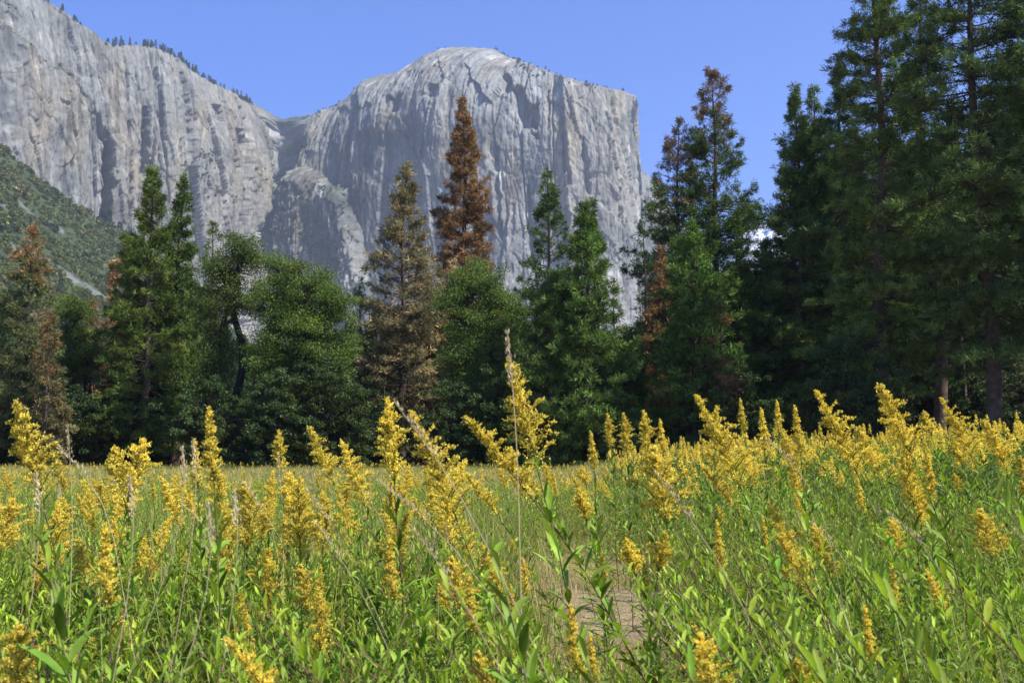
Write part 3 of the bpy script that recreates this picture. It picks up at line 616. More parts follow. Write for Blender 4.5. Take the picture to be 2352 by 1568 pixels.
D = 77.; x0 = at(1105, 1085, D)[0]
place_tree('oak_tree', 'spreading green oak standing below the rust brown dead pine', 'tree',
    broad(rng, 15, [lob(1085, 640, D, 50, 42, x0), lob(1050, 690, D, 45, 45, x0), lob(1140, 670, D, 48, 48, x0), lob(1175, 720, D, 32, 50, x0), lob(1100, 740, D, 85, 55, x0, .8), lob(1060, 820, D, 60, 60, x0), lob(1140, 830, D, 60, 60, x0), lob(1100, 910, D, 80, 40, x0, .8)],
          n_cl=440, per=160, col=(.094, .145, .026), tr=.3, path=[(0, 0, 0), (-.1, 0, 4), (-.7, 0, 8), (-.8, 0, 10)]), x0, D)
con(10, 1258, 389, 88, 68, 'pine_tree', 'slim green pine with visible trunk just right of centre', cb=.22, dens=9, tpm=8.5, colf=MC(GREEN), el_lo=-10, el_hi=50, gap=.25, prof='column')
con(11, 1350, 462, 72, 108, 'pine_tree', 'broad bushy dark green young pine right of the slim green pine', cb=.08, dens=17, tpm=9, blades=13, colf=MC((.072, .118, .024)), el_lo=-5, el_hi=60, prof='cone')
con(12, 1270, 640, 73, 80, 'pine_tree', 'low dense green pine filling in under the slim green pine', cb=.05, dens=17, tpm=9, blades=13, colf=MC((.076, .12, .024)), el_lo=-5, el_hi=55, prof='round')
con(13, 1478, 512, 84, 22, 'conifer', 'thin scraggly conifer with short dark boughs beside the pale cliff foot', cb=.3, dens=6, tpm=5, colf=MC(DGREEN), bare=.3, prof='column')
con(14, 1516, 575, 82, 44, 'conifer', 'small orange brown dying conifer right of the scraggly one', cb=.15, dens=13, tpm=8, colf=MC((.23, .14, .055), RUST, .1, .5, .35), prof='column')
con(15, 1556, 278, 90, 96, 'pine_tree', 'pine with a bare brown top, the shorter of the two brown topped pines', cb=.33, dens=10, tpm=8.5, colf=MC(DGREEN, (.22, .14, .08), .74, .9, .9), bare=.1, prof='column', el_lo=-10, el_hi=45, gap=.1)
con(16, 1637, 165, 90, 128, 'pine_tree', 'taller of the two brown topped pines with long green lower boughs', cb=.36, dens=11, tpm=8.5, colf=MC(GREEN, (.24, .145, .075), .80, .92, .92), prof='cone', el_lo=-12, el_hi=48, gap=.1)
con(17, 1592, 512, 76, 76, 'conifer', 'bright green dense conifer standing below the two brown topped pines', cb=.06, dens=17, tpm=9, blades=12, colf=MC((.078, .135, .026), RUST, 2, 3, patch=.1), prof='round', el_lo=0, el_hi=60)
con(18, 1690, 490, 80, 58, 'conifer', 'green conifer right of the bright dense conifer', cb=.08, dens=14, tpm=9, colf=MC(GREEN), prof='cone', el_hi=60)
con(19, 1655, 690, 74, 40, 'conifer', 'low reddish dead conifer among the green ones below the brown topped pines', cb=.05, dens=10, tpm=7, colf=MC((.15, .085, .045), (.05, .08, .03), 0, .1, .25), bare=.2)
con(20, 1750, 560, 84, 62, 'conifer', 'dark conifer in the gap of sky left of the tall right hand wood', cb=.08, dens=13, tpm=9, colf=MC(DGREEN))
con(21, 1826, 200, 80, 92, 'conifer', 'tall pale green conifer, left one of a pair beside the giant pines', cb=.12, dens=14, tpm=8.5, colf=MC((.092, .135, .034)), prof='column', el_lo=-10, el_hi=58)
con(22, 1868, 202, 82, 96, 'conifer', 'tall green conifer, right one of the pair beside the giant pines', cb=.12, dens=14, tpm=8.5, colf=MC((.082, .125, .028)), prof='column', el_lo=-10, el_hi=58)
PK = dict(prof='column', blades=14, tl=.31, tw=.05, el_lo=-22, el_hi=30, gap=.15)
con(23, 2000, -200, 66, 138, 'pine_tree', 'giant dark green pine whose top leaves the frame, left of the right hand giants', cb=.17, dens=11, tpm=9, colf=MC((.085, .125, .028)), **PK)
con(24, 2220, -260, 61, 160, 'pine_tree', 'giant pine second from the right edge, running out of the top of the picture', cb=.2, dens=11, tpm=9, colf=MC((.074, .112, .03)), **PK)
con(25, 2400, -300, 58, 130, 'pine_tree', 'giant pine at the right edge, cut by the frame', cb=.24, dens=11, tpm=9, colf=MC((.08, .125, .032)), **PK)
con(26, 2110, -60, 75, 100, 'pine_tree', 'giant pine between and behind the two nearest giants on the right', cb=.28, dens=11, tpm=9, colf=MC(DGREEN), **PK)
con(27, 1925, 150, 78, 90, 'pine_tree', 'dark pine tucked against the left side of the giant pine', cb=.15, dens=11, tpm=9, colf=MC(DGREEN), **PK)
con(28, 1060, 690, 95, 70, 'conifer', 'dim green conifer behind the centre oak', cb=.05, dens=14, tpm=9, colf=MC(GREEN))
con(29, 215, 690, 92, 46, 'conifer', 'dead reddish brown conifer in the gap right of the far left pine', cb=.1, dens=10, tpm=8, colf=MC((.19, .11, .06), RUST, .3, 1, .4), bare=.15)
con(30, 265, 600, 100, 40, 'conifer', 'rust brown conifer against the dark left spires', cb=.1, dens=11, tpm=8, colf=MC(RUST, GREEN, 0, .01, .3))
con(32, 115, 720, 78, 42, 'conifer', 'brown dying conifer in front of the far left pine', cb=.1, dens=12, tpm=8, colf=MC((.13, .115, .05), BROWN, .3, .7, .35), bare=.05)
D = 90.; x0 = at(170, 1085, D)[0]
place_tree('oak_tree', 'light green leafy tree below the talus streak on the left', 'tree',
    broad(rng, 14, [lob(170, 720, D, 52, 50, x0), lob(200, 800, D, 48, 70, x0), lob(140, 820, D, 50, 70, x0)], n_cl=200, per=150, col=(.115, .165, .03), tr=.22), x0, D)
D = 80.; x0 = at(1420, 1085, D)[0]
place_tree('oak_tree', 'green leafy tree filling the gap right of the bushy young pine', 'tree',
    broad(rng, 11, [lob(1440, 800, D, 42, 50, x0), lob(1400, 880, D, 55, 60, x0), lob(1460, 900, D, 45, 60, x0)], n_cl=190, per=140, col=(.08, .12, .026), tr=.2), x0, D)

# the wood behind: copies of a few kinds
bg = []
krng = np.random.default_rng(400)
for i, (H, R, col, kw) in enumerate([(24, 3.2, MC(DGREEN), dict(cb=.22, dens=11, tpm=7, prof='cone')), (26, 3.4, MC((.04, .07, .03), BROWN, 2, 3, patch=.12), dict(cb=.25, dens=10, tpm=7, prof='column')),
                               (20, 2.8, MC((.045, .08, .03)), dict(cb=.08, dens=12, tpm=7, prof='cone')), (22, 2.6, MC((.13, .09, .05), TAN, .2, .8, .4), dict(cb=.15, dens=8, tpm=6, prof='column', bare=.25)),
                               (16, 2.8, MC((.04, .075, .028)), dict(cb=.04, dens=14, tpm=7, prof='round')), (30, 3.8, MC((.036, .066, .028)), dict(cb=.3, dens=9, tpm=7, prof='column'))]):
    bg.append((H, conifer(krng, H, R=R, blades=9, tl=.42, tw=.085, colf=col, **kw)))
BGL = ['conical dark conifer', 'tall dark conifer with brown patches', 'slim green conifer', 'fading brown conifer', 'low bushy green conifer', 'high crowned dark pine']
def zone(X): return 'left part' if X < 784 else ('middle' if X < 1568 else 'right part')
SKYL = [(-300, 560), (0, 640), (150, 720), (230, 700), (330, 620), (450, 680), (560, 740), (690, 720), (800, 720), (860, 700), (960, 690), (1060, 700), (1160, 720), (1230, 720), (1350, 690), (1440, 770), (1500, 720),
        (1600, 620), (1700, 600), (1760, 640), (1830, 480), (1950, 330), (2050, 250), (2130, 330), (2250, 200), (2400, 150), (2800, 100)]
pts = []
brng = np.random.default_rng(77); tries = 0
while len(pts) < 205 and tries < 9000:
    tries += 1
    D = brng.uniform(84, 190) if len(pts) > 70 else brng.uniform(86, 112); X = brng.uniform(-260, 2620); x = (X - 1176) / FPX * D
    if X < 60 and False: continue
    if any((x - a_) ** 2 + (D - b_) ** 2 < 3.4 ** 2 for a_, b_ in pts + ALLTREES): continue
    k = int(brng.integers(0, 6)); ymin = np.interp(X, [p[0] for p in SKYL], [p[1] for p in SKYL]) + brng.uniform(0, 60)
    hmax = at(X, ymin, D)[2]; H, ms = bg[k]; sc = min(hmax / H, brng.uniform(.85, 1.3)) if X < 1780 else min(hmax / H, brng.uniform(1.0, 1.6))
    if sc < .35: continue
    sc = max(sc, .4)
    pts.append((x, D))
    z = zone(X); f = 'front' if D < 115 else 'deep'
    place_tree('conifer', '%s %s, %s of the wood' % (BGL[k], 'in the front row' if f == 'front' else 'deep in the shade', z), 'tree', ms, x, D, brng.uniform(0, 6.28), '%s, %s of the wood, %s' % (BGL[k], f, z), sc)
lrng = np.random.default_rng(61); low = [broad(lrng, 8, [(0, 0, 5.2, 2.6, 2.4, 2.2), (-1.6, .3, 3.6, 2.0, 2.0, 2.2), (1.7, -.3, 3.4, 2.0, 2.0, 2.3), (.2, 0, 2.0, 2.6, 2.2, 1.6)], n_cl=150, per=110, fork=.2, col=c_, tr=.16, leaf=.17) for c_ in ((.06, .09, .022), (.045, .075, .02), (.08, .09, .035))]
LN = ['low leafy mid green tree', 'low leafy dark green tree', 'low leafy olive tree']; c_ = 0
for X, Dd, s_, k, lb in ((478, 75, .95, 1, 'dark low tree left of the leaning oak trunk'), (560, 74, .8, 0, 'low leafy tree hiding the foot of the leaning oak'), (640, 73, 1.0, 1, 'low leafy tree left under the big round oak'), (742, 73, 1.1, 0, 'low leafy tree right under the big round oak'), (815, 76, .9, 1, 'dark low tree in the gap right of the round oak'), (1040, 74, .9, 1, 'low tree left under the centre oak'), (1140, 74, 1.05, 0, 'low tree right under the centre oak'), (1690, 76, 1.0, 1, 'low leafy tree under the brown topped pines'), (1950, 64, 1.1, 1, 'low dark tree at the foot of the giant pines')):
    x = (X - 1176) / FPX * Dd; place_tree('oak_tree', lb, 'tree', low[k], x, Dd, X, None, s_)
while c_ < 30:
    Dd = lrng.uniform(79, 98); X = lrng.uniform(-120, 2420); x = (X - 1176) / FPX * Dd
    if any((x - a_) ** 2 + (Dd - b_) ** 2 < 1.6 ** 2 for a_, b_ in ALLTREES): continue
    k = int(lrng.integers(0, 3)); z = zone(X); place_tree('oak_tree', '%s at the foot of the wood, %s' % (LN[k], z), 'tree', low[k], x, Dd, lrng.uniform(0, 6.28), '%ss, %s' % (LN[k], z), lrng.uniform(.6, 1.15)); c_ += 1
# trees beyond the right edge of the frame, whose shade falls over the meadow's edge
for j, (x, y) in enumerate([(44, 48), (52, 60), (47, 38), (58, 50), (40, 58), (62, 40)]):
    H, ms = bg[(0, 5, 1)[j % 3]]; place_tree('conifer', 'dark conifer beyond the right edge of the meadow', 'tree', ms, x, y, j, 'conifers beyond the right edge', 1.15)
# bare trunks and dead poles between them
snags = [snag(krng, h, n_, R=r_, cb=c_, bark=b_) for h, n_, r_, c_, b_ in ((12, 50, 1.4, .2, (.26, .22, .18)), (15, 40, 1.2, .4, (.15, .11, .085)), (9, 60, 1.3, .1, (.3, .27, .24)), (17, 36, 1.5, .5, (.1, .075, .06)))]
SL = ['pale bare trunk', 'brown bare trunk', 'short grey dead tree full of twigs', 'tall dark bare trunk']
np_ = 0
while np_ < 190:
    D = brng.uniform(84, 130); X = brng.uniform(-200, 2560); x = (X - 1176) / FPX * D
    if any((x - a_) ** 2 + (D - b_) ** 2 < 1.2 ** 2 for a_, b_ in ALLTREES): continue
    k = int(brng.integers(0, 4)); z = zone(X)
    place_tree('dead_tree', '%s standing in the %s of the wood' % (SL[k], z), 'dead tree', [snags[k]], x, D, brng.uniform(0, 6.28), '%ss, %s of the wood' % (SL[k], z), brng.uniform(.7, 1.15)); np_ += 1
# dark undergrowth inside the wood
urng = np.random.default_rng(12); uk = []
for k in range(4):
    g = Geo(); n = 420; u = norm(urng.normal(size=(n, 3))); u[:, 2] = np.abs(u[:, 2]); C = u * urng.uniform(.3, 1.1, n)[:, None] * np.array([1.2, 1.2, .9])
    diamonds(g, C, norm(u + urng.normal(size=(n, 3)) * .8), urng.uniform(.15, .3, n), .13, np.array([(.04, .07, .025), (.05, .06, .03), (.09, .07, .045), (.045, .08, .025)][k]) * urng.uniform(.6, 1.3, (n, 1)), urng); uk.append(g.build('undergrowth', M_BROAD))
n = 900; Du = urng.uniform(80, 200, n) ; xu = (urng.uniform(-400, 2750, n) - 1176) / FPX * Du
scatter('undergrowth', uk, np.stack([xu, Du, gz(xu, Du)], -1), urng.uniform(0, 6.28, n), urng.uniform(.5, 1.6, n) * (1 + (Du - 80) / 120), label='low dark undergrowth and saplings on the forest floor')

# tiny conifers on the skyline
def tiny(rng, H, R, col):
    g = Geo(); tube(g, [(0, 0, 0), (0, 0, H)], [.35, .05], 4, (.07, .055, .045)); n = 420; u = rng.random(n) ** .8; az = rng.uniform(0, 6.28, n); r = R * (1 - u) ** .7 * rng.uniform(.2, 1, n)
    C = np.stack([np.cos(az) * r, np.sin(az) * r, H * (.12 + .88 * u)], -1); d = norm(np.stack([np.cos(az), np.sin(az), rng.uniform(-.3, .6, n)], -1))
    diamonds(g, C, d, rng.uniform(.8, 1.9, n), .8, np.array(col) * rng.uniform(.7, 1.3, (n, 1)), rng); return g.build('skyline_tree', M_NEEDLE)
trng = np.random.default_rng(31); tk = [tiny(trng, h, r, c) for h, r, c in ((17, 3.6, (.05, .08, .035)), (13, 3.2, (.045, .07, .035)), (20, 3.4, (.05, .075, .03)), (9, 3.8, (.06, .085, .04)))]
clusters = [(100, 130, 3), (160, 215, 10), (262, 330, 24), (345, 395, 30), (400, 440, 12), (440, 530, 44), (535, 560, 6), (580, 648, 30), (650, 720, 18), (735, 810, 10), (860, 930, 7), (1030, 1190, 46), (1190, 1450, 34)]
for a_, b_, n in clusters:
    wnm = 'the left cliff ridge' if b_ <= 440 else ('the ridge dropping to the notch' if b_ <= 650 else ('the shoulder rising right of the notch' if b_ <= 930 else 'the summit of the rounded cliff'))
    for _ in range(n):
        X = trng.uniform(a_, b_); i = int(np.argmin(np.abs(MAIN['X'][:1340] - X))); p = MAIN['rim'][i]; bk_ = trng.uniform(-8, 25)
        small = b_ > 930 or 600 < a_
        ob('skyline_tree', tk[int(trng.integers(0, 4))] if not small else tk[int(trng.choice([1, 3]))], None, (p[0], p[1] + bk_, p[2] - 1.5), (0, 0, trng.uniform(0, 6.28)), trng.uniform(.7, 1.15) * (.6 if small else .85),
           label='tiny dark conifer on the skyline along ' + wnm, category='tree', group='skyline trees along ' + wnm)
# conifers at the foot of the left wall, above the hillside
for X, Y, Dd, s_ in ((237, 520, 1450, 1.7), (250, 530, 1450, 1.9), (262, 540, 1440, 1.6), (275, 548, 1440, 1.8), (225, 512, 1460, 1.3), (288, 556, 1430, 1.4), (190, 690, 700, .7), (270, 575, 1200, 1.2), (140, 640, 690, .6)):
    x, y, z = at(X, Y, Dd); ob('skyline_tree', tk[int(trng.integers(0, 3))], None, (x, y, z - 8), (0, 0, X), s_, label='small conifer on top of the green hillside below the shaded recess' if Dd > 1000 else 'small conifer standing beside the talus on the green hillside', category='tree', group='small conifers on the hillside' if Dd > 1000 else 'conifers beside the talus')

# boulders at the edge of the wood
def boulder(rng, s_):
    u = np.linspace(0, math.pi, 14); v = np.linspace(0, 2 * math.pi, 21)[:-1]; U, Vv = np.meshgrid(u, v, indexing='ij')
    P = np.stack([np.sin(U) * np.cos(Vv), np.sin(U) * np.sin(Vv), np.cos(U)], -1); k = rng.uniform(0, 50)
    d = 1 + .3 * perlin(P[..., 0] * 1.3 + k, P[..., 2] * 1.3 + P[..., 1], 3) + .1 * perlin(P[..., 0] * 4 + k, P[..., 2] * 4 + P[..., 1] * 2, 4)
    P = P * d[..., None] * np.array(s_); n = 20; i = np.arange(13)[:, None] * n; j = np.arange(n)[None]
    F = np.stack([i + j, i + n + j, i + n + (j + 1) % n, i + (j + 1) % n], -1).reshape(-1, 4)
    return mesh('boulder', P.reshape(-1, 3), F, np.full((P.size // 3, 3), (.36, .35, .34)), M_STONE, False)
for j, (X, D, s_, lb) in enumerate([(1163, 74, (.75, .5, .6), 'pale grey boulder at the edge of the wood behind the tallest goldenrod'), (1182, 75, (.9, .5, .4), 'flat grey boulder right beside the pale one at the wood edge'),
                                    (1462, 76, (.9, .6, .7), 'grey boulder at the foot of the trees right of centre'), (970, 80, (.7, .5, .4), 'small grey boulder under the olive pine'), (1448, 79, (.6, .5, .5), 'smaller boulder tucked left of the grey one right of centre')]):
    x = (X - 1176) / FPX * D; ob('boulder', boulder(np.random.default_rng(j), s_), None, (x, D, s_[2] * .6), (0, 0, j), None, label=lb, category='boulder')

# cloud low behind the trees on the right
def cloud():
    rng = np.random.default_rng(3); g = Geo(); u = np.linspace(0, math.pi, 40); v = np.linspace(0, 2 * math.pi, 61)[:-1]; U, Vv = np.meshgrid(u, v, indexing='ij')
    sph = np.stack([np.sin(U) * np.cos(Vv), np.sin(U) * np.sin(Vv), np.cos(U)], -1); n = 60; i = np.arange(39)[:, None] * n; j = np.arange(n)[None]
    F = np.stack([i + j, i + n + j, i + n + (j + 1) % n, i + (j + 1) % n], -1).reshape(-1, 4)
    for X, Y, r in ((1748, 522, 14), (1725, 560, 34), (1775, 575, 40), (1700, 600, 50), (1760, 620, 60), (1830, 600, 50), (1900, 590, 55), (1990, 640, 60), (2080, 640, 60)):
        D = 8000.; x, y, z = at(X, Y, D); s_ = r * D / FPX; k = rng.uniform(0, 90)
        d = 1 + .35 * fbm(sph[..., 0] * 2 + k, sph[..., 2] * 2 + sph[..., 1], 5, 5)
        g.add((sph * d[..., None] * s_ + np.array([x, y, z])).reshape(-1, 3), F, (.9, .9, .9))
    ob('cloud', g.build('cloud', solid('cloud_white', 1.0, 0.0, .002, .97, 1.03, 0), True), kind='structure', label='small white cumulus cloud low behind the trees on the right')
cloud()

# ------------------------------------------------------------------ goldenrod
LQ = np.array([0, .18, .5, .8, 1.0]); LW = np.array([.18, .78, 1.0, .55, .04])
def leaves(g, C, hd, el, L, W, col, rng, curl=.3):
    """lance shaped folded leaves: root C, horizontal heading hd, elevation el"""
    n = len(C); up = np.array([0, 0, 1.0]); side = norm(np.cross(hd, up) + rng.normal(0, .25, (n, 3)))
    q = LQ[None, :, None]; d = hd * np.cos(el)[:, None] + up * np.sin(el)[:, None]
    cu = (curl * rng.uniform(.2, 1.6, n))[:, None, None]
    mid = C[:, None] + L[:, None, None] * (d[:, None] * q + (hd * .25 - up * 1.0)[:, None] * cu * q ** 2)
    off = side[:, None] * (W[:, None, None] * .5 * LW[None, :, None]); lift = np.cross(side, d)[:, None] * (W[:, None, None] * .16 * LW[None, :, None])
    V = np.stack([mid - off + lift, mid, mid + off + lift], 2).reshape(-1, 3)          # (n,5,3)
    b = np.arange(n)[:, None, None] * 15; i = np.arange(4)[None, :, None] * 3; j = np.arange(2)[None, None, :]
    F = np.stack([b + i + j, b + i + j + 1, b + i + j + 4, b + i + j + 3], -1).reshape(-1, 4)
    g.add(V, F, np.repeat(col, 15, axis=0))
def goldenrod(seed, h, flower=True, lean=.15, hl=.2, hw=.085, nl=66, ripe=1.0, leafcol=(.19, .29, .032), branchy=0, llen=.105):
    rng = np.random.default_rng(seed); gs, gl, gf = Geo(), Geo(), Geo(); up = np.array([0, 0, 1.0])
    t = np.linspace(0, 1, 12); wob = perlin(t * 2, t * 0 + 2, seed) * .03
    SP = np.stack([-lean * h * t ** 1.5, wob * h * .6, h * t * (1 - .18 * lean)], -1); SP[:, 0] += perlin(t * 2.4, t * 0 + 8, seed) * .02
    f = lambda tt: np.stack([np.interp(tt, t, SP[:, k]) for k in range(3)], -1)
    tube(gs, SP, .0034 * (1 - t * .65), 5, (.16, .15, .05) if seed % 3 else (.17, .085, .05))
    hb = 1 - hl / h if flower else 1.0
    tl_ = np.linspace(.06, hb + (.05 if flower else -.0), nl) + rng.normal(0, .004, nl); C = f(np.clip(tl_, 0, 1)); az = np.arange(nl) * 2.39996 + rng.normal(0, .35, nl)
    hd = np.stack([np.cos(az), np.sin(az), 0 * az], -1); u = tl_ / hb
    L = llen * np.interp(u, [0, .15, .45, .8, 1.0], [.45, .75, 1.0, .8, .42]) * rng.uniform(.75, 1.2, nl); el = np.radians(np.interp(u, [0, .5, .9, 1], [15, 46, 60, 78]) + rng.normal(0, 11, nl))
    hd2 = norm(hd + np.array([-.35 * (lean > .1), 0, 0]))
    cc = np.array(leafcol) * rng.uniform(.5, 1.5, (nl, 1)) * rng.uniform(.85, 1.15, (nl, 3)) ** .6; dead = (u < .22) & (rng.random(nl) < .5); cc[dead] = np.array([.22, .15, .06]) * rng.uniform(.7, 1.2, (dead.sum(), 1))
    tipc = (u > .85) & (not flower); cc[tipc] = cc[tipc] * np.array([1.5, 1.35, 1.1])
    leaves(gl, C, hd2, el, L, L * rng.uniform(.14, .21, nl), cc, rng)
    if branchy:      # side shoots with small leaves
        ns = 34; ts = rng.uniform(.45, .85, ns); C = f(ts) ; az = rng.uniform(0, 6.28, ns); hd = np.stack([np.cos(az), np.sin(az), 0 * az], -1)
        leaves(gl, C + hd * rng.uniform(.0, .03, (ns, 1)), hd, np.radians(rng.uniform(20, 70, ns)), rng.uniform(.025, .05, ns), np.full(ns, .008), np.array(leafcol) * rng.uniform(.9, 1.4, (ns, 1)), rng)
    if flower:
        nb = 60; u = np.sort(rng.random(nb)) ** .9; tb = hb + (1 - hb) * u * .96; B = f(tb); az = np.arange(nb) * 2.39996 + rng.normal(0, .5, nb); hd = np.stack([np.cos(az) , np.sin(az), 0 * az], -1)
        hd = norm(hd + np.array([-.45, 0, 0])); Lb = hw * np.interp(u, [0, .18, .6, 1], [.7, 1.0, .55, .1]) * rng.uniform(.65, 1.25, nb)
        q = np.linspace(0, 1, 6)[None, :, None]; rise = rng.uniform(.95, 1.6, nb)[:, None, None]
        BP = B[:, None] + Lb[:, None, None] * (hd[:, None] * (q * .82) + up * (rise * q - .6 * q ** 2.4))
        tubes(gf, BP, np.broadcast_to(.0011, (nb, 6)), np.array([.2, .24, .05]), 3)
        m = (Lb / .0042).astype(int) + 1; bi = np.repeat(np.arange(nb), m * 5); k = len(bi); qq = rng.uniform(.12, 1.04, k)
        P0 = B[bi] + Lb[bi][:, None] * (hd[bi] * (qq * .82)[:, None] + up * (rise[bi, 0, 0] * qq - .6 * np.clip(qq, 0, 2) ** 2.4)[:, None])
        P0 = P0 + rng.normal(0, .0019, (k, 3)) + up * rng.uniform(-.001, .005, (k, 1)); dd = norm(norm(rng.normal(size=(k, 3))) + up * 1.0 + hd[bi] * .3)
        yc = np.array([.9, .74, .12]) * ripe + np.array([.4, .45, .05]) * (1 - ripe); col = yc * rng.uniform(.75, 1.2, (k, 1)); gr = rng.random(k) < .12; col[gr] = np.array([.34, .38, .06])
        diamonds(gf, P0, dd, rng.uniform(.0045, .0085, k), rng.uniform(.0025, .0046, k), col, rng)
        k = int(hl * 2600); tt = rng.uniform(hb + .01, 1, k); P0 = f(tt) + rng.normal(0, .0085 + hw * .06, (k, 3)) * (1.15 - (tt - hb) / (1 - hb))[:, None]; dd = norm(rng.normal(size=(k, 3)) + up)
        diamonds(gf, P0, dd, .0065, .0035, yc * rng.uniform(.75, 1.2, (k, 1)), rng)
    out = [('stem', gs.build('stem', M_STEM, True)), ('leaves', gl.build('leaves', M_LEAF, False))]
    if flower: out.append(('flower_head', gf.build('flower_head', M_FLOWER)))
    return dict(h=SP[-1, 2], tip=SP[-1, 0], parts=out, flower=flower, geo=(gs, gl, gf), hl=hl)
G_ = goldenrod
VAR = dict(
    plume=G_(1, 1.15, lean=.22, hl=.24, hw=.078), plume2=G_(2, 1.2, lean=.34, hl=.27, hw=.086), upright=G_(3, 1.1, lean=.06, hl=.22, hw=.058),
    narrow=G_(4, 1.05, lean=.08, hl=.17, hw=.028), broad=G_(5, 1.0, lean=.12, hl=.17, hw=.085), bent=G_(6, 1.0, lean=.5, hl=.2, hw=.055),
    small=G_(7, .8, lean=.15, hl=.11, hw=.048), green=G_(8, 1.0, lean=.1, hl=.14, hw=.03, ripe=.3), tall=G_(11, 1.2, lean=.17, hl=.25, hw=.075, llen=.125, nl=46), loose=G_(9, 1.15, lean=.28, hl=.24, hw=.085, llen=.11))
LEAFY = [G_(21, .85, False, .05, nl=76), G_(22, .95, False, .5, nl=62, llen=.108), G_(23, .7, False, .1, nl=64, leafcol=(.2, .28, .03)), G_(24, .9, False, .72, nl=62, llen=.105, leafcol=(.145, .235, .028)),
         G_(25, .75, False, .2, nl=70, branchy=1), G_(26, .6, False, .02, nl=58, leafcol=(.23, .3, .034)), G_(27, 1.0, False, .42, nl=70, llen=.09)]
PLANTS = []
def put(v, x, y, s, rz, label, group=None):
    e = ob('goldenrod', None, None, (x, y, float(gz(x, y)) - .02), (0, 0, rz), s, label=label, category='wildflower')
    if group: e['group'] = group
    for nm, me in v['parts']: ob(nm, me, e)
    PLANTS.append((x, y))
def put_tip(kind, X, Y, hpx, label, rz=0.0, ks=1.0):
    """a plant whose tip shows at X, Y and whose flower head looks hpx pixels long; ks sets its real size"""
    v = VAR[kind]; D = v['hl'] * ks * FPX / hpx
    x, y, z = at(X, Y, D); g0 = float(gz(x, D)); s = (z - g0) / v['h']
    D = D * .5 + .5 * v['hl'] * min(max(s, .7), 1.6) * FPX / hpx; x, y, z = at(X, Y, D); g0 = float(gz(x, D)); s = (z - g0) / v['h']
    dx = v['tip'] * s; put(v, x - dx * math.cos(rz), y - dx * math.sin(rz), s, rz, label)
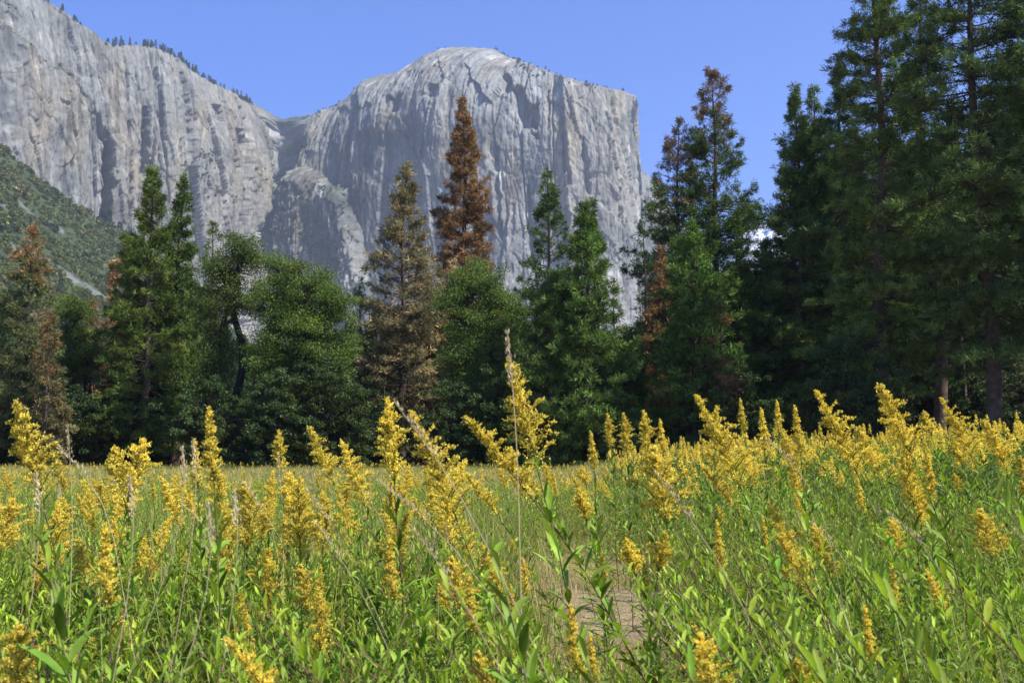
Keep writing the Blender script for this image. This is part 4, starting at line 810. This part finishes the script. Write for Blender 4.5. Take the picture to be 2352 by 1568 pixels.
HEADS = [
 ('plume', 40, 903, 200, 'tall goldenrod at the far left edge rising against the dark trees', 1.2), ('broad', 330, 1000, 115, 'bushy goldenrod head leaning right of the far left plume', 3.0),
 ('narrow', 480, 920, 145, 'thin upright goldenrod spire in front of the leaning oak', .3), ('narrow', 447, 998, 100, 'shorter spire left of the thin upright one', .2),
 ('upright', 640, 980, 90, 'small upright goldenrod left of the flowering clump under the round oak', 0), ('loose', 708, 968, 125, 'forked yellow head under the round oak', .4),
 ('plume', 783, 1003, 150, 'full goldenrod plume right of the forked head', -.2), ('upright', 890, 902, 170, 'tall goldenrod behind the pale leaning grass stem', .2),
 ('plume2', 942, 918, 240, 'large goldenrod plume crossed by the pale leaning grass stem', .5), ('bent', 1066, 938, 165, 'goldenrod bent to the left beside the tallest one', .1),
 ('tall', 1168, 806, 215, 'tallest goldenrod of all in the middle with broad leaves', .15), ('small', 1330, 1118, 62, 'small bright head alone right of the tallest goldenrod', .3),
 ('broad', 1500, 1018, 150, 'dense bushy head right of centre above the bare patch', .3), ('plume2', 1598, 905, 200, 'leaning plume right of the dense bushy head', .1),
 ('plume2', 1873, 895, 180, 'leaning plume, second tallest on the right', .05), ('loose', 2018, 874, 165, 'topmost feathery plume on the right with open branches', .2),
 ('plume2', 2160, 913, 130, 'leaning plume right of the feathery one', 0), ('plume', 2268, 966, 110, 'last plume before the right edge', .2),
 ('upright', 2078, 1010, 130, 'blurred yellow plume below the feathery one', .4), ('plume', 1795, 985, 100, 'small plume left of the second tallest on the right', .1),
 ('narrow', 1700, 912, 60, 'distant thin spire behind the leaning plumes', .3), ('narrow', 1784, 915, 60, 'distant thin spire left of the second tallest plume', 1.2),
 ('narrow', 1748, 930, 80, 'distant spire between the two thin ones', .9), ('narrow', 1645, 925, 75, 'faint spire close behind the leaning plume', 2.0), ('narrow', 1825, 925, 90, 'spire touching the left of the second tallest plume', .1),
 ('upright', 1395, 945, 65, 'thin yellow head standing high right of the young pine foot', .3), ('upright', 1432, 943, 80, 'rounded yellow head standing high beside a thin one', .9), ('upright', 1478, 935, 95, 'tall yellow head above the dense bushy head', .1),
 ('narrow', 1516, 955, 70, 'head just right of the tall yellow one', .5), ('narrow', 1357, 985, 75, 'narrow spire in front of the young pine', .7),
 ('broad', 560, 1100, 110, 'wide flat yellow head in the left middle', .6), ('bent', 640, 1110, 120, 'drooping head right of the wide flat one', .2), ('small', 575, 1190, 62, 'low bright head under the wide flat one', 2.5),
 ('narrow', 240, 1185, 175, 'close thin ochre spike on the left', .3), ('broad', 690, 1288, 110, 'feathery head low left of the centre', .4), ('narrow', 892, 1212, 145, 'brownish yellow spike left of the centre', .2),
 ('narrow', 1075, 1300, 135, 'slanting ochre spike low in the middle', .1), ('narrow', 567, 1388, 120, 'thin low spike near the bottom left', 1.0), ('small', 1440, 1228, 75, 'yellow head left of a pair over the bare patch', .2),
 ('small', 1525, 1212, 80, 'yellow head right of a pair over the bare patch', 2.2), ('narrow', 1310, 1370, 160, 'knobbly spike below the bare patch', .2), ('broad', 1590, 1418, 95, 'low arched golden head near the bottom right', .3),
 ('bent', 1782, 1290, 95, 'blurred slanting head in the lower right', .1), ('narrow', 1752, 1180, 80, 'slanting spike right of the pair of heads', .1), ('small', 1830, 1495, 110, 'golden head at the bottom edge right of centre', .3),
 ('plume', 370, 1090, 120, 'bushy plume below the leaning left one', .5), ('broad', 500, 1075, 80, 'bright head behind the wide flat one', 1.5), ('loose', 130, 1050, 80, 'spreading yellow head low on the left', 1.3), ('plume', 5, 1068, 70, 'yellow head cut by the left edge', 0),
 ('upright', 690, 1085, 110, 'dense golden head below the forked one', .5), ('plume', 800, 1095, 75, 'golden head left of the large crossed plume', 1.8), ('bent', 905, 1105, 80, 'golden head hanging at the base of the large crossed plume', .5),
 ('plume', 1010, 1180, 90, 'orange yellow head below and left of the tallest goldenrod', .7), ('narrow', 1382, 1255, 65, 'thin orange spike standing over the bare patch', .5), ('bent', 1610, 1060, 90, 'small arched head at the right of the dense bushy one', .3),
 ('plume', 1815, 1060, 90, 'golden head mixed with dry grass right of centre', .5), ('upright', 2100, 1090, 110, 'yellow plume under the blurred one', .2), ('narrow', 1970, 1090, 75, 'slim head among leaves on the right', .2),
 ('green', 120, 1150, 75, 'greenish young head on the left', .4), ('narrow', 545, 1505, 110, 'spike at the bottom edge on the left', .5), ('green', 745, 1500, 70, 'greenish bud spike at the bottom edge left of centre', .5), ('green', 1480, 1280, 85, 'greenish leafy bud right of the thin orange spike', .5),
]
for k, X, Y, hp, lb, rz in HEADS: put_tip(k, X, Y, hp, lb, rz, 1.0 if hp > 60 else 1.3)
def bare_mask(x, y):
    """1 where plants stand, low on the worn straw patches"""
    c1 = np.exp(-(((x - .08 * y) / (.5 + .03 * y)) ** 2) - ((y - 10.5) / 4.2) ** 2); c2 = np.exp(-(((x - .25 * y) / .35) ** 2) - ((y - 7) / 1.6) ** 2)
    c3 = np.exp(-(((x - .17 * y) / .3) ** 2) - ((y - 8.5) / 1.2) ** 2)
    return 1 - np.clip(c1 * 1.6 + c2 * .9 + c3 * .9, 0, 1)
def hcap(x, y):
    """plants in front of the worn patch grow low"""
    X = 1176 + x / y * FPX
    return np.where((X > 1270) & (X < 1500 + 800 / y) & (y < 11), np.maximum(CAM_H - .15 * y - .05, .05), 9.0)
mrng = np.random.default_rng(2024)
def lean_for(X): return mrng.normal(.0, .3) if X > 1000 else mrng.uniform(-3.14, 3.14)
def pick(X, Y0, Dd):
    """random plant kind for a place seen at column X"""
    if mrng.random() < (.045 if Dd < 4 else .10): return VAR[['small', 'narrow', 'green', 'broad', 'upright', 'bent'][int(mrng.integers(0, 6))]]
    return LEAFY[int(mrng.choice([0, 1, 2, 3, 4, 5, 6]))] if X < 1100 else LEAFY[int(mrng.choice([1, 3, 6, 4, 1, 3, 2]))]
KN = dict(plume='full yellow plume', plume2='large leaning yellow plume', upright='upright yellow plume', narrow='narrow yellow spike', broad='wide bushy yellow head', bent='arching yellow head', small='small round yellow head', loose='open feathery yellow head')
NM = 54
for i_ in range(NM):
    if i_ < 34: X_ = mrng.uniform(-20, 1130); Y_ = mrng.normal(1105, 34); D_ = mrng.uniform(3.6, 9)
    elif i_ < 46: X_ = mrng.uniform(1430, 2370); Y_ = mrng.normal(1060, 50); D_ = mrng.uniform(4, 9)
    else: X_ = mrng.uniform(1130, 1450); Y_ = mrng.uniform(1060, 1100); D_ = mrng.uniform(6, 11)
    k_ = list(KN)[int(mrng.integers(0, 8))]; zn = 'far left' if X_ < 560 else 'left of centre' if X_ < 1130 else 'centre' if X_ < 1450 else 'right of centre' if X_ < 1900 else 'far right'
    put_tip(k_, X_, Y_, VAR[k_]['hl'] * FPX / D_, '%s in the middle distance, %s' % (KN[k_], zn), mrng.normal(.1, .5) if X_ > 1100 else mrng.uniform(-2, 2)); 
    o_ = bpy.data.objects[[o.name for o in S.objects if o.get('category') == 'wildflower'][-1]]; o_['group'] = '%ss in the middle distance, %s' % (KN[k_], zn)
BIG = [G_(41, 1.0, False, .42, nl=46, llen=.13, leafcol=(.16, .24, .03)), G_(42, 1.05, False, .6, nl=50, llen=.125, leafcol=(.19, .27, .03)), G_(43, .95, False, .2, nl=44, llen=.13, leafcol=(.14, .22, .028))]
for k_, X_, Y_, D_, lb_ in [(0, 1960, 1235, 2.3, 'large leafed goldenrod shoot leaning left near the middle of the right side'), (1, 2170, 1290, 2.2, 'large slanting goldenrod shoot low near the right edge'), (0, 2290, 1120, 2.6, 'tall leafy goldenrod shoot close to the right edge'),
                            (2, 1330, 1440, 2.2, 'bright leafy shoot at the bottom centre below the bare patch'), (1, 1650, 1300, 2.7, 'slanting leafy shoot right of the bare patch'), (0, 1800, 1405, 2.1, 'large leafed shoot at the bottom right of centre'),
                            (2, 1130, 1240, 2.3, 'broad leafed shoot at the left foot of the tallest goldenrod'), (1, 1010, 1330, 2.3, 'dark slanting leafy shoot in the bottom centre left'), (2, 90, 1210, 2.5, 'leafy shoot under the far left plume'), (0, 2080, 1420, 2.05, 'nearest broad leafed shoot at the bottom right')]:
    v_ = BIG[k_]; x_, y_, z_ = at(X_, Y_, D_); s_ = (z_ - float(gz(x_, D_))) / v_['h']; put(v_, x_ - v_['tip'] * s_, y_, s_, 0.0, lb_)
n_ind = 0; target = -10 + 296 - len(HEADS) - NM
near = []
while len(near) < 1150:
    Dd = math.sqrt(mrng.uniform(2.25 ** 2, 6.6 ** 2)); X = mrng.uniform(-60, 2412); x = (X - 1176) / FPX * Dd
    if mrng.random() > float(bare_mask(x, Dd)) : continue
    near.append((Dd, X, x))
near.sort()
NAMES = {id(VAR['small']): 'small round goldenrod head', id(VAR['narrow']): 'narrow yellow goldenrod spike', id(VAR['green']): 'greenish unopened goldenrod head', id(VAR['broad']): 'wide flat goldenrod head', id(VAR['upright']): 'upright yellow goldenrod plume', id(VAR['bent']): 'bent goldenrod head'}
for v_, n_ in zip(LEAFY, ('upright leafy goldenrod shoot', 'slanting leafy goldenrod shoot', 'light green leafy goldenrod shoot', 'dark strongly slanting goldenrod shoot', 'branching leafy goldenrod shoot', 'short yellowish green goldenrod shoot', 'tall fine leaved goldenrod shoot')): NAMES[id(v_)] = n_
xs_, stuff_pts = [], []
for Dd, X, x in near:
    v = pick(X, 0, Dd); ylim = mrng.uniform(1130, 1330) if Dd < 4 else mrng.uniform(1090, 1240)
    if not v['flower']: ylim += 40
    if 1200 < X < 1600 and Dd < 8.5: ylim = max(ylim, mrng.uniform(1370, 1480) if X > 1270 else 1300)
    zmax = at(X, ylim, Dd)[2] - float(gz(x, Dd)); s = min(mrng.uniform(.8, 1.2), zmax / v['h']); 
    s = min(s, float(hcap(x, Dd)) / v['h'])
    if s < .28: continue
    if n_ind < target:
        zx = ('far left' if X < 470 else 'left' if X < 940 else 'centre' if X < 1410 else 'right' if X < 1880 else 'far right'); zy = 'nearest the viewer' if Dd < 3.6 else 'a few steps further in'
        kd = NAMES[id(v)]; lb = '%s, %s part, %s' % (kd, zx, zy)
        put(v, x, Dd, s, lean_for(X), lb, lb); n_ind += 1
    else: stuff_pts.append((x, Dd, s, X, v))

def joined(v):
    gs, gl, gf = v['geo']; Vs, Fs4, Cs, n = [], [], [], 0; mi = []
    for k, g in enumerate((gs, gl, gf)):
        if not g.V: continue
        Vv = np.concatenate(g.V); Vs.append(Vv); F = np.concatenate(g.F[4]) + n; Fs4.append(F); Cs.append(np.concatenate(g.C)); mi.append(np.full(len(F), k)); n += len(Vv)
    me = mesh('goldenrod', np.concatenate(Vs), np.concatenate(Fs4), np.concatenate(Cs)); me.materials.append(M_STEM); me.materials.append(M_LEAF); me.materials.append(M_FLOWER)
    me.polygons.foreach_set('material_index', np.concatenate(mi).astype(np.int32)); return me
JL = [joined(v) for v in LEAFY]; JF = [joined(VAR[k]) for k in ('plume', 'upright', 'narrow', 'broad', 'small', 'loose', 'green', 'bent')]
def field(n, D0, D1, dens_f, zlim, kinds, name, label, smin=.8, smax=1.15, hh=.9, margin=1.35, extra=None):
    Dd = np.sqrt(mrng.uniform(D0 ** 2, D1 ** 2, n)); x = mrng.uniform(-1, 1, n) * (.466 * Dd * margin + .6)
    keep = mrng.random(n) < dens_f(x, Dd); x, Dd = x[keep], Dd[keep]; s = mrng.uniform(smin, smax, len(x)) * zlim(x, Dd)
    if extra is not None and len(extra): x = np.concatenate([x, extra[:, 0]]); Dd = np.concatenate([Dd, extra[:, 1]]); s = np.concatenate([s, extra[:, 2]])
    s = np.minimum(s, hcap(x, Dd)); k = s > .22; x, Dd, s = x[k], Dd[k], s[k]
    X = 1176 + x / Dd * FPX; rz = np.where(X > 1000, mrng.normal(.0, .35, len(x)), mrng.uniform(-3.14, 3.14, len(x)))
    scatter(name, kinds, np.stack([x, Dd, gz(x, Dd) - .02], -1), rz, s, label=label)
ex = np.array([(p[0], p[1], p[2]) for p in stuff_pts if not p[4]['flower']]); exf = np.array([(p[0], p[1], p[2]) for p in stuff_pts if p[4]['flower']])
def near_low(x, y):     # plants close by outside the view stay low enough not to block a sidestep
    return np.interp(y, [1, 3, 6, 10], [.55, .7, .85, 1.0])
def patchy(x, y): return bare_mask(x, y) * np.clip(.75 + .7 * perlin(x / 2.2, y / 2.8, 301), .15, 1)
field(8600, 4.4, 20, lambda x, y: patchy(x, y) * .9, lambda x, y: np.interp(y, [4, 8, 14], [.72, .88, 1.0]) * (1 + .25 * ss(x, 1.5, 6)), JL, 'leafy_meadow', 'thick green leafy goldenrod growth filling the meadow', extra=ex)
field(430, 6.0, 24, lambda x, y: patchy(x, y), lambda x, y: np.interp(y, [5, 9, 14], [.72, .86, .95]) * (1 + .3 * ss(x, 1.5, 6)), JF, 'flowering_meadow', 'scattered yellow goldenrod heads further into the meadow', extra=exf)
# outside the frame at both sides, so that the meadow carries on
n = 500; Dd = mrng.uniform(.6, 5, n); sd = np.where(mrng.random(n) < .5, -1, 1); x = sd * (.5 * Dd + mrng.uniform(.25, 2.2, n)); scatter('side_meadow', JL, np.stack([x, Dd, gz(x, Dd)], -1), mrng.uniform(-3, 3, n), mrng.uniform(.6, .9, n), label='leafy goldenrod growth just outside the frame')

# far clumps
frng = np.random.default_rng(90)
def clump(yel, tan, hmul=1.0, green=(.19, .25, .035)):
    g = Geo(); gf = Geo()
    for k in range(9):
        x, y = frng.normal(0, .32, 2); h = frng.uniform(.6, 1.05) * hmul; le = frng.uniform(-.15, .1); n = 34; t = frng.uniform(.05, .95, n); C = np.stack([x + le * t * h, y + 0 * t, h * t], -1)
        az = frng.uniform(0, 6.28, n); d = norm(np.stack([np.cos(az), np.sin(az), frng.uniform(.2, 1.6, n)], -1)); isT = frng.random() < tan
        diamonds(g, C, d, frng.uniform(.07, .13, n), .02, np.array((.42, .33, .17) if isT else green) * frng.uniform(.7, 1.3, (n, 1)), frng)
        if frng.random() < yel and not isT:
            n = 90; u = frng.random(n) ** .8; hl = frng.uniform(.12, .2); r = (1 - u) * frng.uniform(.035, .07); az = frng.uniform(0, 6.28, n)
            C = np.stack([x + le * h + np.cos(az) * r - .02, y + np.sin(az) * r, h - .06 + hl * u], -1); diamonds(gf, C, norm(frng.normal(size=(n, 3)) + np.array([-.3, 0, .8])), .026, .015, np.array([.86, .70, .11]) * frng.uniform(.75, 1.2, (n, 1)), frng)
    Vs = [np.concatenate(g.V)]; Fs = [np.concatenate(g.F[4])]; Cs = [np.concatenate(g.C)]; mi = [np.zeros(len(Fs[0]))]
    if gf.V: Fs.append(np.concatenate(gf.F[4]) + len(Vs[0])); Vs.append(np.concatenate(gf.V)); Cs.append(np.concatenate(gf.C)); mi.append(np.ones(len(Fs[1])))
    me = mesh('clump', np.concatenate(Vs), np.concatenate(Fs), np.concatenate(Cs)); me.materials.append(M_LEAF); me.materials.append(M_FLOWER); me.polygons.foreach_set('material_index', np.concatenate(mi).astype(np.int32)); return me
CL = [clump(.38, .15), clump(.2, .4), clump(.5, .1), clump(.1, .6), clump(.25, .3)]
CR = [clump(.3, .03, 1.35, (.1, .16, .03)), clump(.4, .03, 1.4, (.09, .15, .03)), clump(.2, .03, 1.3, (.1, .16, .03))]
def fclump(name, label, n, D0, D1, xa, xb, kinds, s0, s1, keepf=None):
    Dd = np.sqrt(frng.uniform(D0 ** 2, D1 ** 2, n)); X = frng.uniform(xa, xb, n); x = (X - 1176) / FPX * Dd
    if keepf is not None: k = frng.random(n) < keepf(x, Dd); x, Dd = x[k], Dd[k]
    scatter(name, kinds, np.stack([x, Dd, gz(x, Dd)], -1), frng.uniform(-.7, .7, len(x)), frng.uniform(s0, s1, len(x)), label=label)
fclump('far_meadow', 'far flowering meadow reaching the edge of the wood', 5200, 17, 74, -500, 2900, CL, .55, .95, lambda x, y: np.clip(.75 + .6 * perlin(x / 5, y / 8, 9), .2, 1) * np.interp(y, [28, 42], [1, .38]))
fclump('tall_meadow', 'tall dark green goldenrod stand on the right, half in the trees shade', 900, 11, 42, 1420, 2900, CR, .8, 1.12)

# ------------------------------------------------------------------ grass
def tuft(nb, l0, l1, w_, cols, spread=.07, arch=.5):
    g = Geo(); az = frng.uniform(0, 6.28, nb); l = frng.uniform(l0, l1, nb); hd = np.stack([np.cos(az), np.sin(az), 0 * az], -1); C = np.concatenate([frng.normal(0, spread, (nb, 2)), np.zeros((nb, 1))], 1)
    q = np.linspace(0, 1, 6)[None, :, None]; ar = frng.uniform(.1, 1, nb)[:, None, None] * arch; up = np.array([0, 0, 1.0])
    P = C[:, None] + l[:, None, None] * (hd[:, None] * (ar * q ** 1.6 + .12 * q) + up * (q - ar * .55 * q ** 2.5)); side = norm(np.cross(hd, up) + frng.normal(0, .3, (nb, 3)))
    wq = np.array([.7, 1, .9, .7, .45, .05])[None, :, None] * w_ * .5; V = np.stack([P - side[:, None] * wq, P + side[:, None] * wq], 2).reshape(-1, 3)
    b = np.arange(nb)[:, None] * 12; i = np.arange(5)[None] * 2; F = np.stack([b + i, b + i + 1, b + i + 3, b + i + 2], -1).reshape(-1, 4)
    cc = np.array(cols)[frng.integers(0, len(cols), nb)] * frng.uniform(.75, 1.25, (nb, 1)); g.add(V, F, np.repeat(cc, 12, 0)); return g.build('grass', M_GRASS)
GC = [(.26, .31, .035), (.34, .36, .06), (.19, .25, .03), (.5, .42, .18)]; SC = [(.55, .43, .22), (.6, .48, .26), (.44, .33, .16), (.28, .27, .08)]
TG = [tuft(34, .4, 1.0, .005, GC) for _ in range(4)] + [tuft(26, .6, 1.15, .0045, GC, .05, .9) for _ in range(2)]; TS = [tuft(30, .3, .8, .0035, SC, .08, .6) for _ in range(4)]
TF = [tuft(60, .45, .85, .014, GC, .25, .5) for _ in range(2)] + [tuft(60, .4, .8, .014, SC, .25, .6) for _ in range(3)]; TM = [tuft(70, .06, .22, .004, SC, .14, 1.6) for _ in range(3)]
def gfield(name, label, n, D0, D1, kinds, s0, s1, f, margin=1.3):
    Dd = np.sqrt(frng.uniform(D0 ** 2, D1 ** 2, n)); x = frng.uniform(-1, 1, n) * (.466 * Dd * margin + .5); k = frng.random(n) < f(x, Dd); x, Dd = x[k], Dd[k]
    s = np.minimum(frng.uniform(s0, s1, len(x)), hcap(x, Dd) * (4 if 'litter' in name else 1)); k = s > .2; x, Dd, s = x[k], Dd[k], s[k]
    scatter(name, kinds, np.stack([x, Dd, gz(x, Dd)], -1), frng.uniform(-3.14, 3.14, len(x)), s, label=label)
gfield('grass', 'long green and straw coloured grass between the goldenrods', 4300, 1.9, 17, TG, .7, 1.2, lambda x, y: bare_mask(x, y) * np.clip(.6 + .9 * perlin(x / 1.5, y / 1.5, 77), .1, 1))
gfield('dry_grass', 'dry straw coloured grass woven through the meadow', 3600, 2.4, 20, TS, .6, 1.1, lambda x, y: (.25 + .75 * bare_mask(x, y)) * np.clip(.55 + .8 * perlin(x / 1.8, y / 1.8, 78), .1, 1))
gfield('straw_litter', 'flattened straw covering the bare patches', 9000, 2.5, 22, TM, .7, 1.3, lambda x, y: 1 - .55 * bare_mask(x, y))
gfield('far_grass', 'pale dry grass at the far side of the meadow', 9000, 16, 80, TF, .7, 1.15, lambda x, y: .45 + .55 * (perlin(x / 7, y / 9, 79) > -.1))

# tall dry grass stems with seed heads, one by one
def stalk(seed, h, lean, hl=.12, nod=.3):
    rng = np.random.default_rng(seed); gs, gh = Geo(), Geo(); t = np.linspace(0, 1, 14)
    P = np.stack([-lean * h * t ** 1.2 - nod * .12 * np.clip((t - .75) / .25, 0, 1) ** 2, .02 * perlin(t * 2, t * 0, seed), h * t - nod * .05 * np.clip((t - .8) / .2, 0, 1) ** 2], -1)
    tube(gs, P, .0017 * (1 - t * .6), 5, (.56, .46, .26)); hl = hl * .8; n = 70; tt = rng.uniform(1 - hl / h, 1, n); C = np.stack([np.interp(tt, t, P[:, k]) for k in range(3)], -1)
    r = rng.random(n) * .011 * (1.2 - (tt - 1 + hl / h) / (hl / h)); az = rng.uniform(0, 6.28, n); off = np.stack([np.cos(az) * r, np.sin(az) * r, r * .8], -1)
    diamonds(gh, C + off, norm(off * 30 + np.array([-.3, 0, 1.0]) + rng.normal(0, .25, (n, 3))), rng.uniform(.007, .012, n), .003, np.array([.55, .44, .26]) * rng.uniform(.75, 1.2, (n, 1)), rng)
    return dict(h=P[-1, 2], tip=P[-1, 0], parts=[('stem', gs.build('stem', M_STRAW, True)), ('seed_head', gh.build('seed_head', M_STRAW))])
ST = [stalk(1, 1.2, .02, nod=.1), stalk(2, 1.25, .42, .15), stalk(3, 1.1, -.12, .12), stalk(4, 1.15, .18, .14, .8), stalk(5, 1.1, -.3, .13, .6), stalk(6, 1.2, .6, .14, .5)]
def put_stalk(k, X, Y, D, label, group=None, rz=0.0):
    v = ST[k]; x, y, z = at(X, Y, D); g0 = float(gz(x, y)); s = (z - g0) / v['h']; e = ob('grass_stem', None, None, (x - v['tip'] * s * math.cos(rz), y - v['tip'] * s * math.sin(rz), g0), (0, 0, rz), s, label=label, category='grass stem')
    if group: e['group'] = group
    for nm, me in v['parts']: ob(nm, me, e)
for a_ in [(0, 1166, 765, 2.5, 'tallest straw grass stem standing upright behind the tallest goldenrod'), (1, 905, 922, 2.3, 'pale grass stem leaning left across the large goldenrod plume'), (2, 445, 1010, 3.2, 'straw stem beside the shorter goldenrod spire on the left'),
           (2, 85, 1085, 2.6, 'upright straw stem near the far left edge'), (3, 135, 1030, 3.4, 'nodding grass head behind the far left plume'), (0, 155, 980, 3.6, 'thin seed head sticking up against the trees at the far left'),
           (4, 480, 1160, 2.2, 'arching grass stem with nodding head in the left middle'), (4, 420, 1030, 2.9, 'long straw stem crossing the left spires'), (5, 870, 1105, 2.8, 'fluffy grass head left of the large crossed plume'),
           (1, 945, 1210, 2.2, 'bright straw stem slanting down left of centre'), (1, 720, 1195, 2.9, 'pale seed head left of the brownish spike'), (1, 700, 1120, 3.4, 'curved seed head beside the drooping head'),
           (1, 1500, 1080, 2.4, 'long grey bare stem slanting across the right side'), (3, 1860, 1200, 3.6, 'nodding seed head in the right middle'), (2, 300, 1095, 2.5, 'straw stem in front of the bushy left plume'), (0, 640, 1050, 4.0, 'slim straw stem between the left heads'),
           (3, 1760, 1010, 3.8, 'dry grass head in front of the small right plume'), (5, 1450, 1370, 2.6, 'low arching stem near the bare patch'), (3, 2040, 1180, 2.7, 'curling grey grass head on the right')]: put_stalk(*a_)
for i in range(16):
    Dd = mrng.uniform(2.6, 8); X = mrng.uniform(0, 2352) if mrng.random() < .4 else mrng.uniform(0, 1150); Y = mrng.uniform(1080, 1260); zx = 'left half' if X < 1176 else 'right half'; k = int(mrng.integers(0, 6))
    put_stalk(k, X, Y, Dd, 'thin dry grass stem with a seed head, scattered in the %s of the meadow' % zx, 'scattered dry grass stems, ' + zx, mrng.uniform(-.5, .5))

# ------------------------------------------------------------------ haze
def haze(x0, x1, y0, y1, z0, z1, dens):
    V = np.array([(x, y, z) for x in (x0, x1) for y in (y0, y1) for z in (z0, z1)], float)
    F = np.array([(0, 1, 3, 2), (4, 6, 7, 5), (0, 4, 5, 1), (2, 3, 7, 6), (0, 2, 6, 4), (1, 5, 7, 3)])
    me = mesh('haze', V, F); m, t = mat_new('haze_air'); p = N(t, 'ShaderNodeVolumePrincipled'); p.inputs['Color'].default_value = (.76, .88, 1.0, 1); p.inputs['Density'].default_value = dens; p.inputs['Anisotropy'].default_value = .2
    o = N(t, 'ShaderNodeOutputMaterial'); t.links.new(p.outputs[0], o.inputs['Volume']); me.materials.append(m)
    ob('haze', me, kind='stuff', label='thin blue summer haze over the valley')
HAZE = 0.00010
if HAZE: haze(-8000, 8000, -3200, 9500, -30, 1700, HAZE)
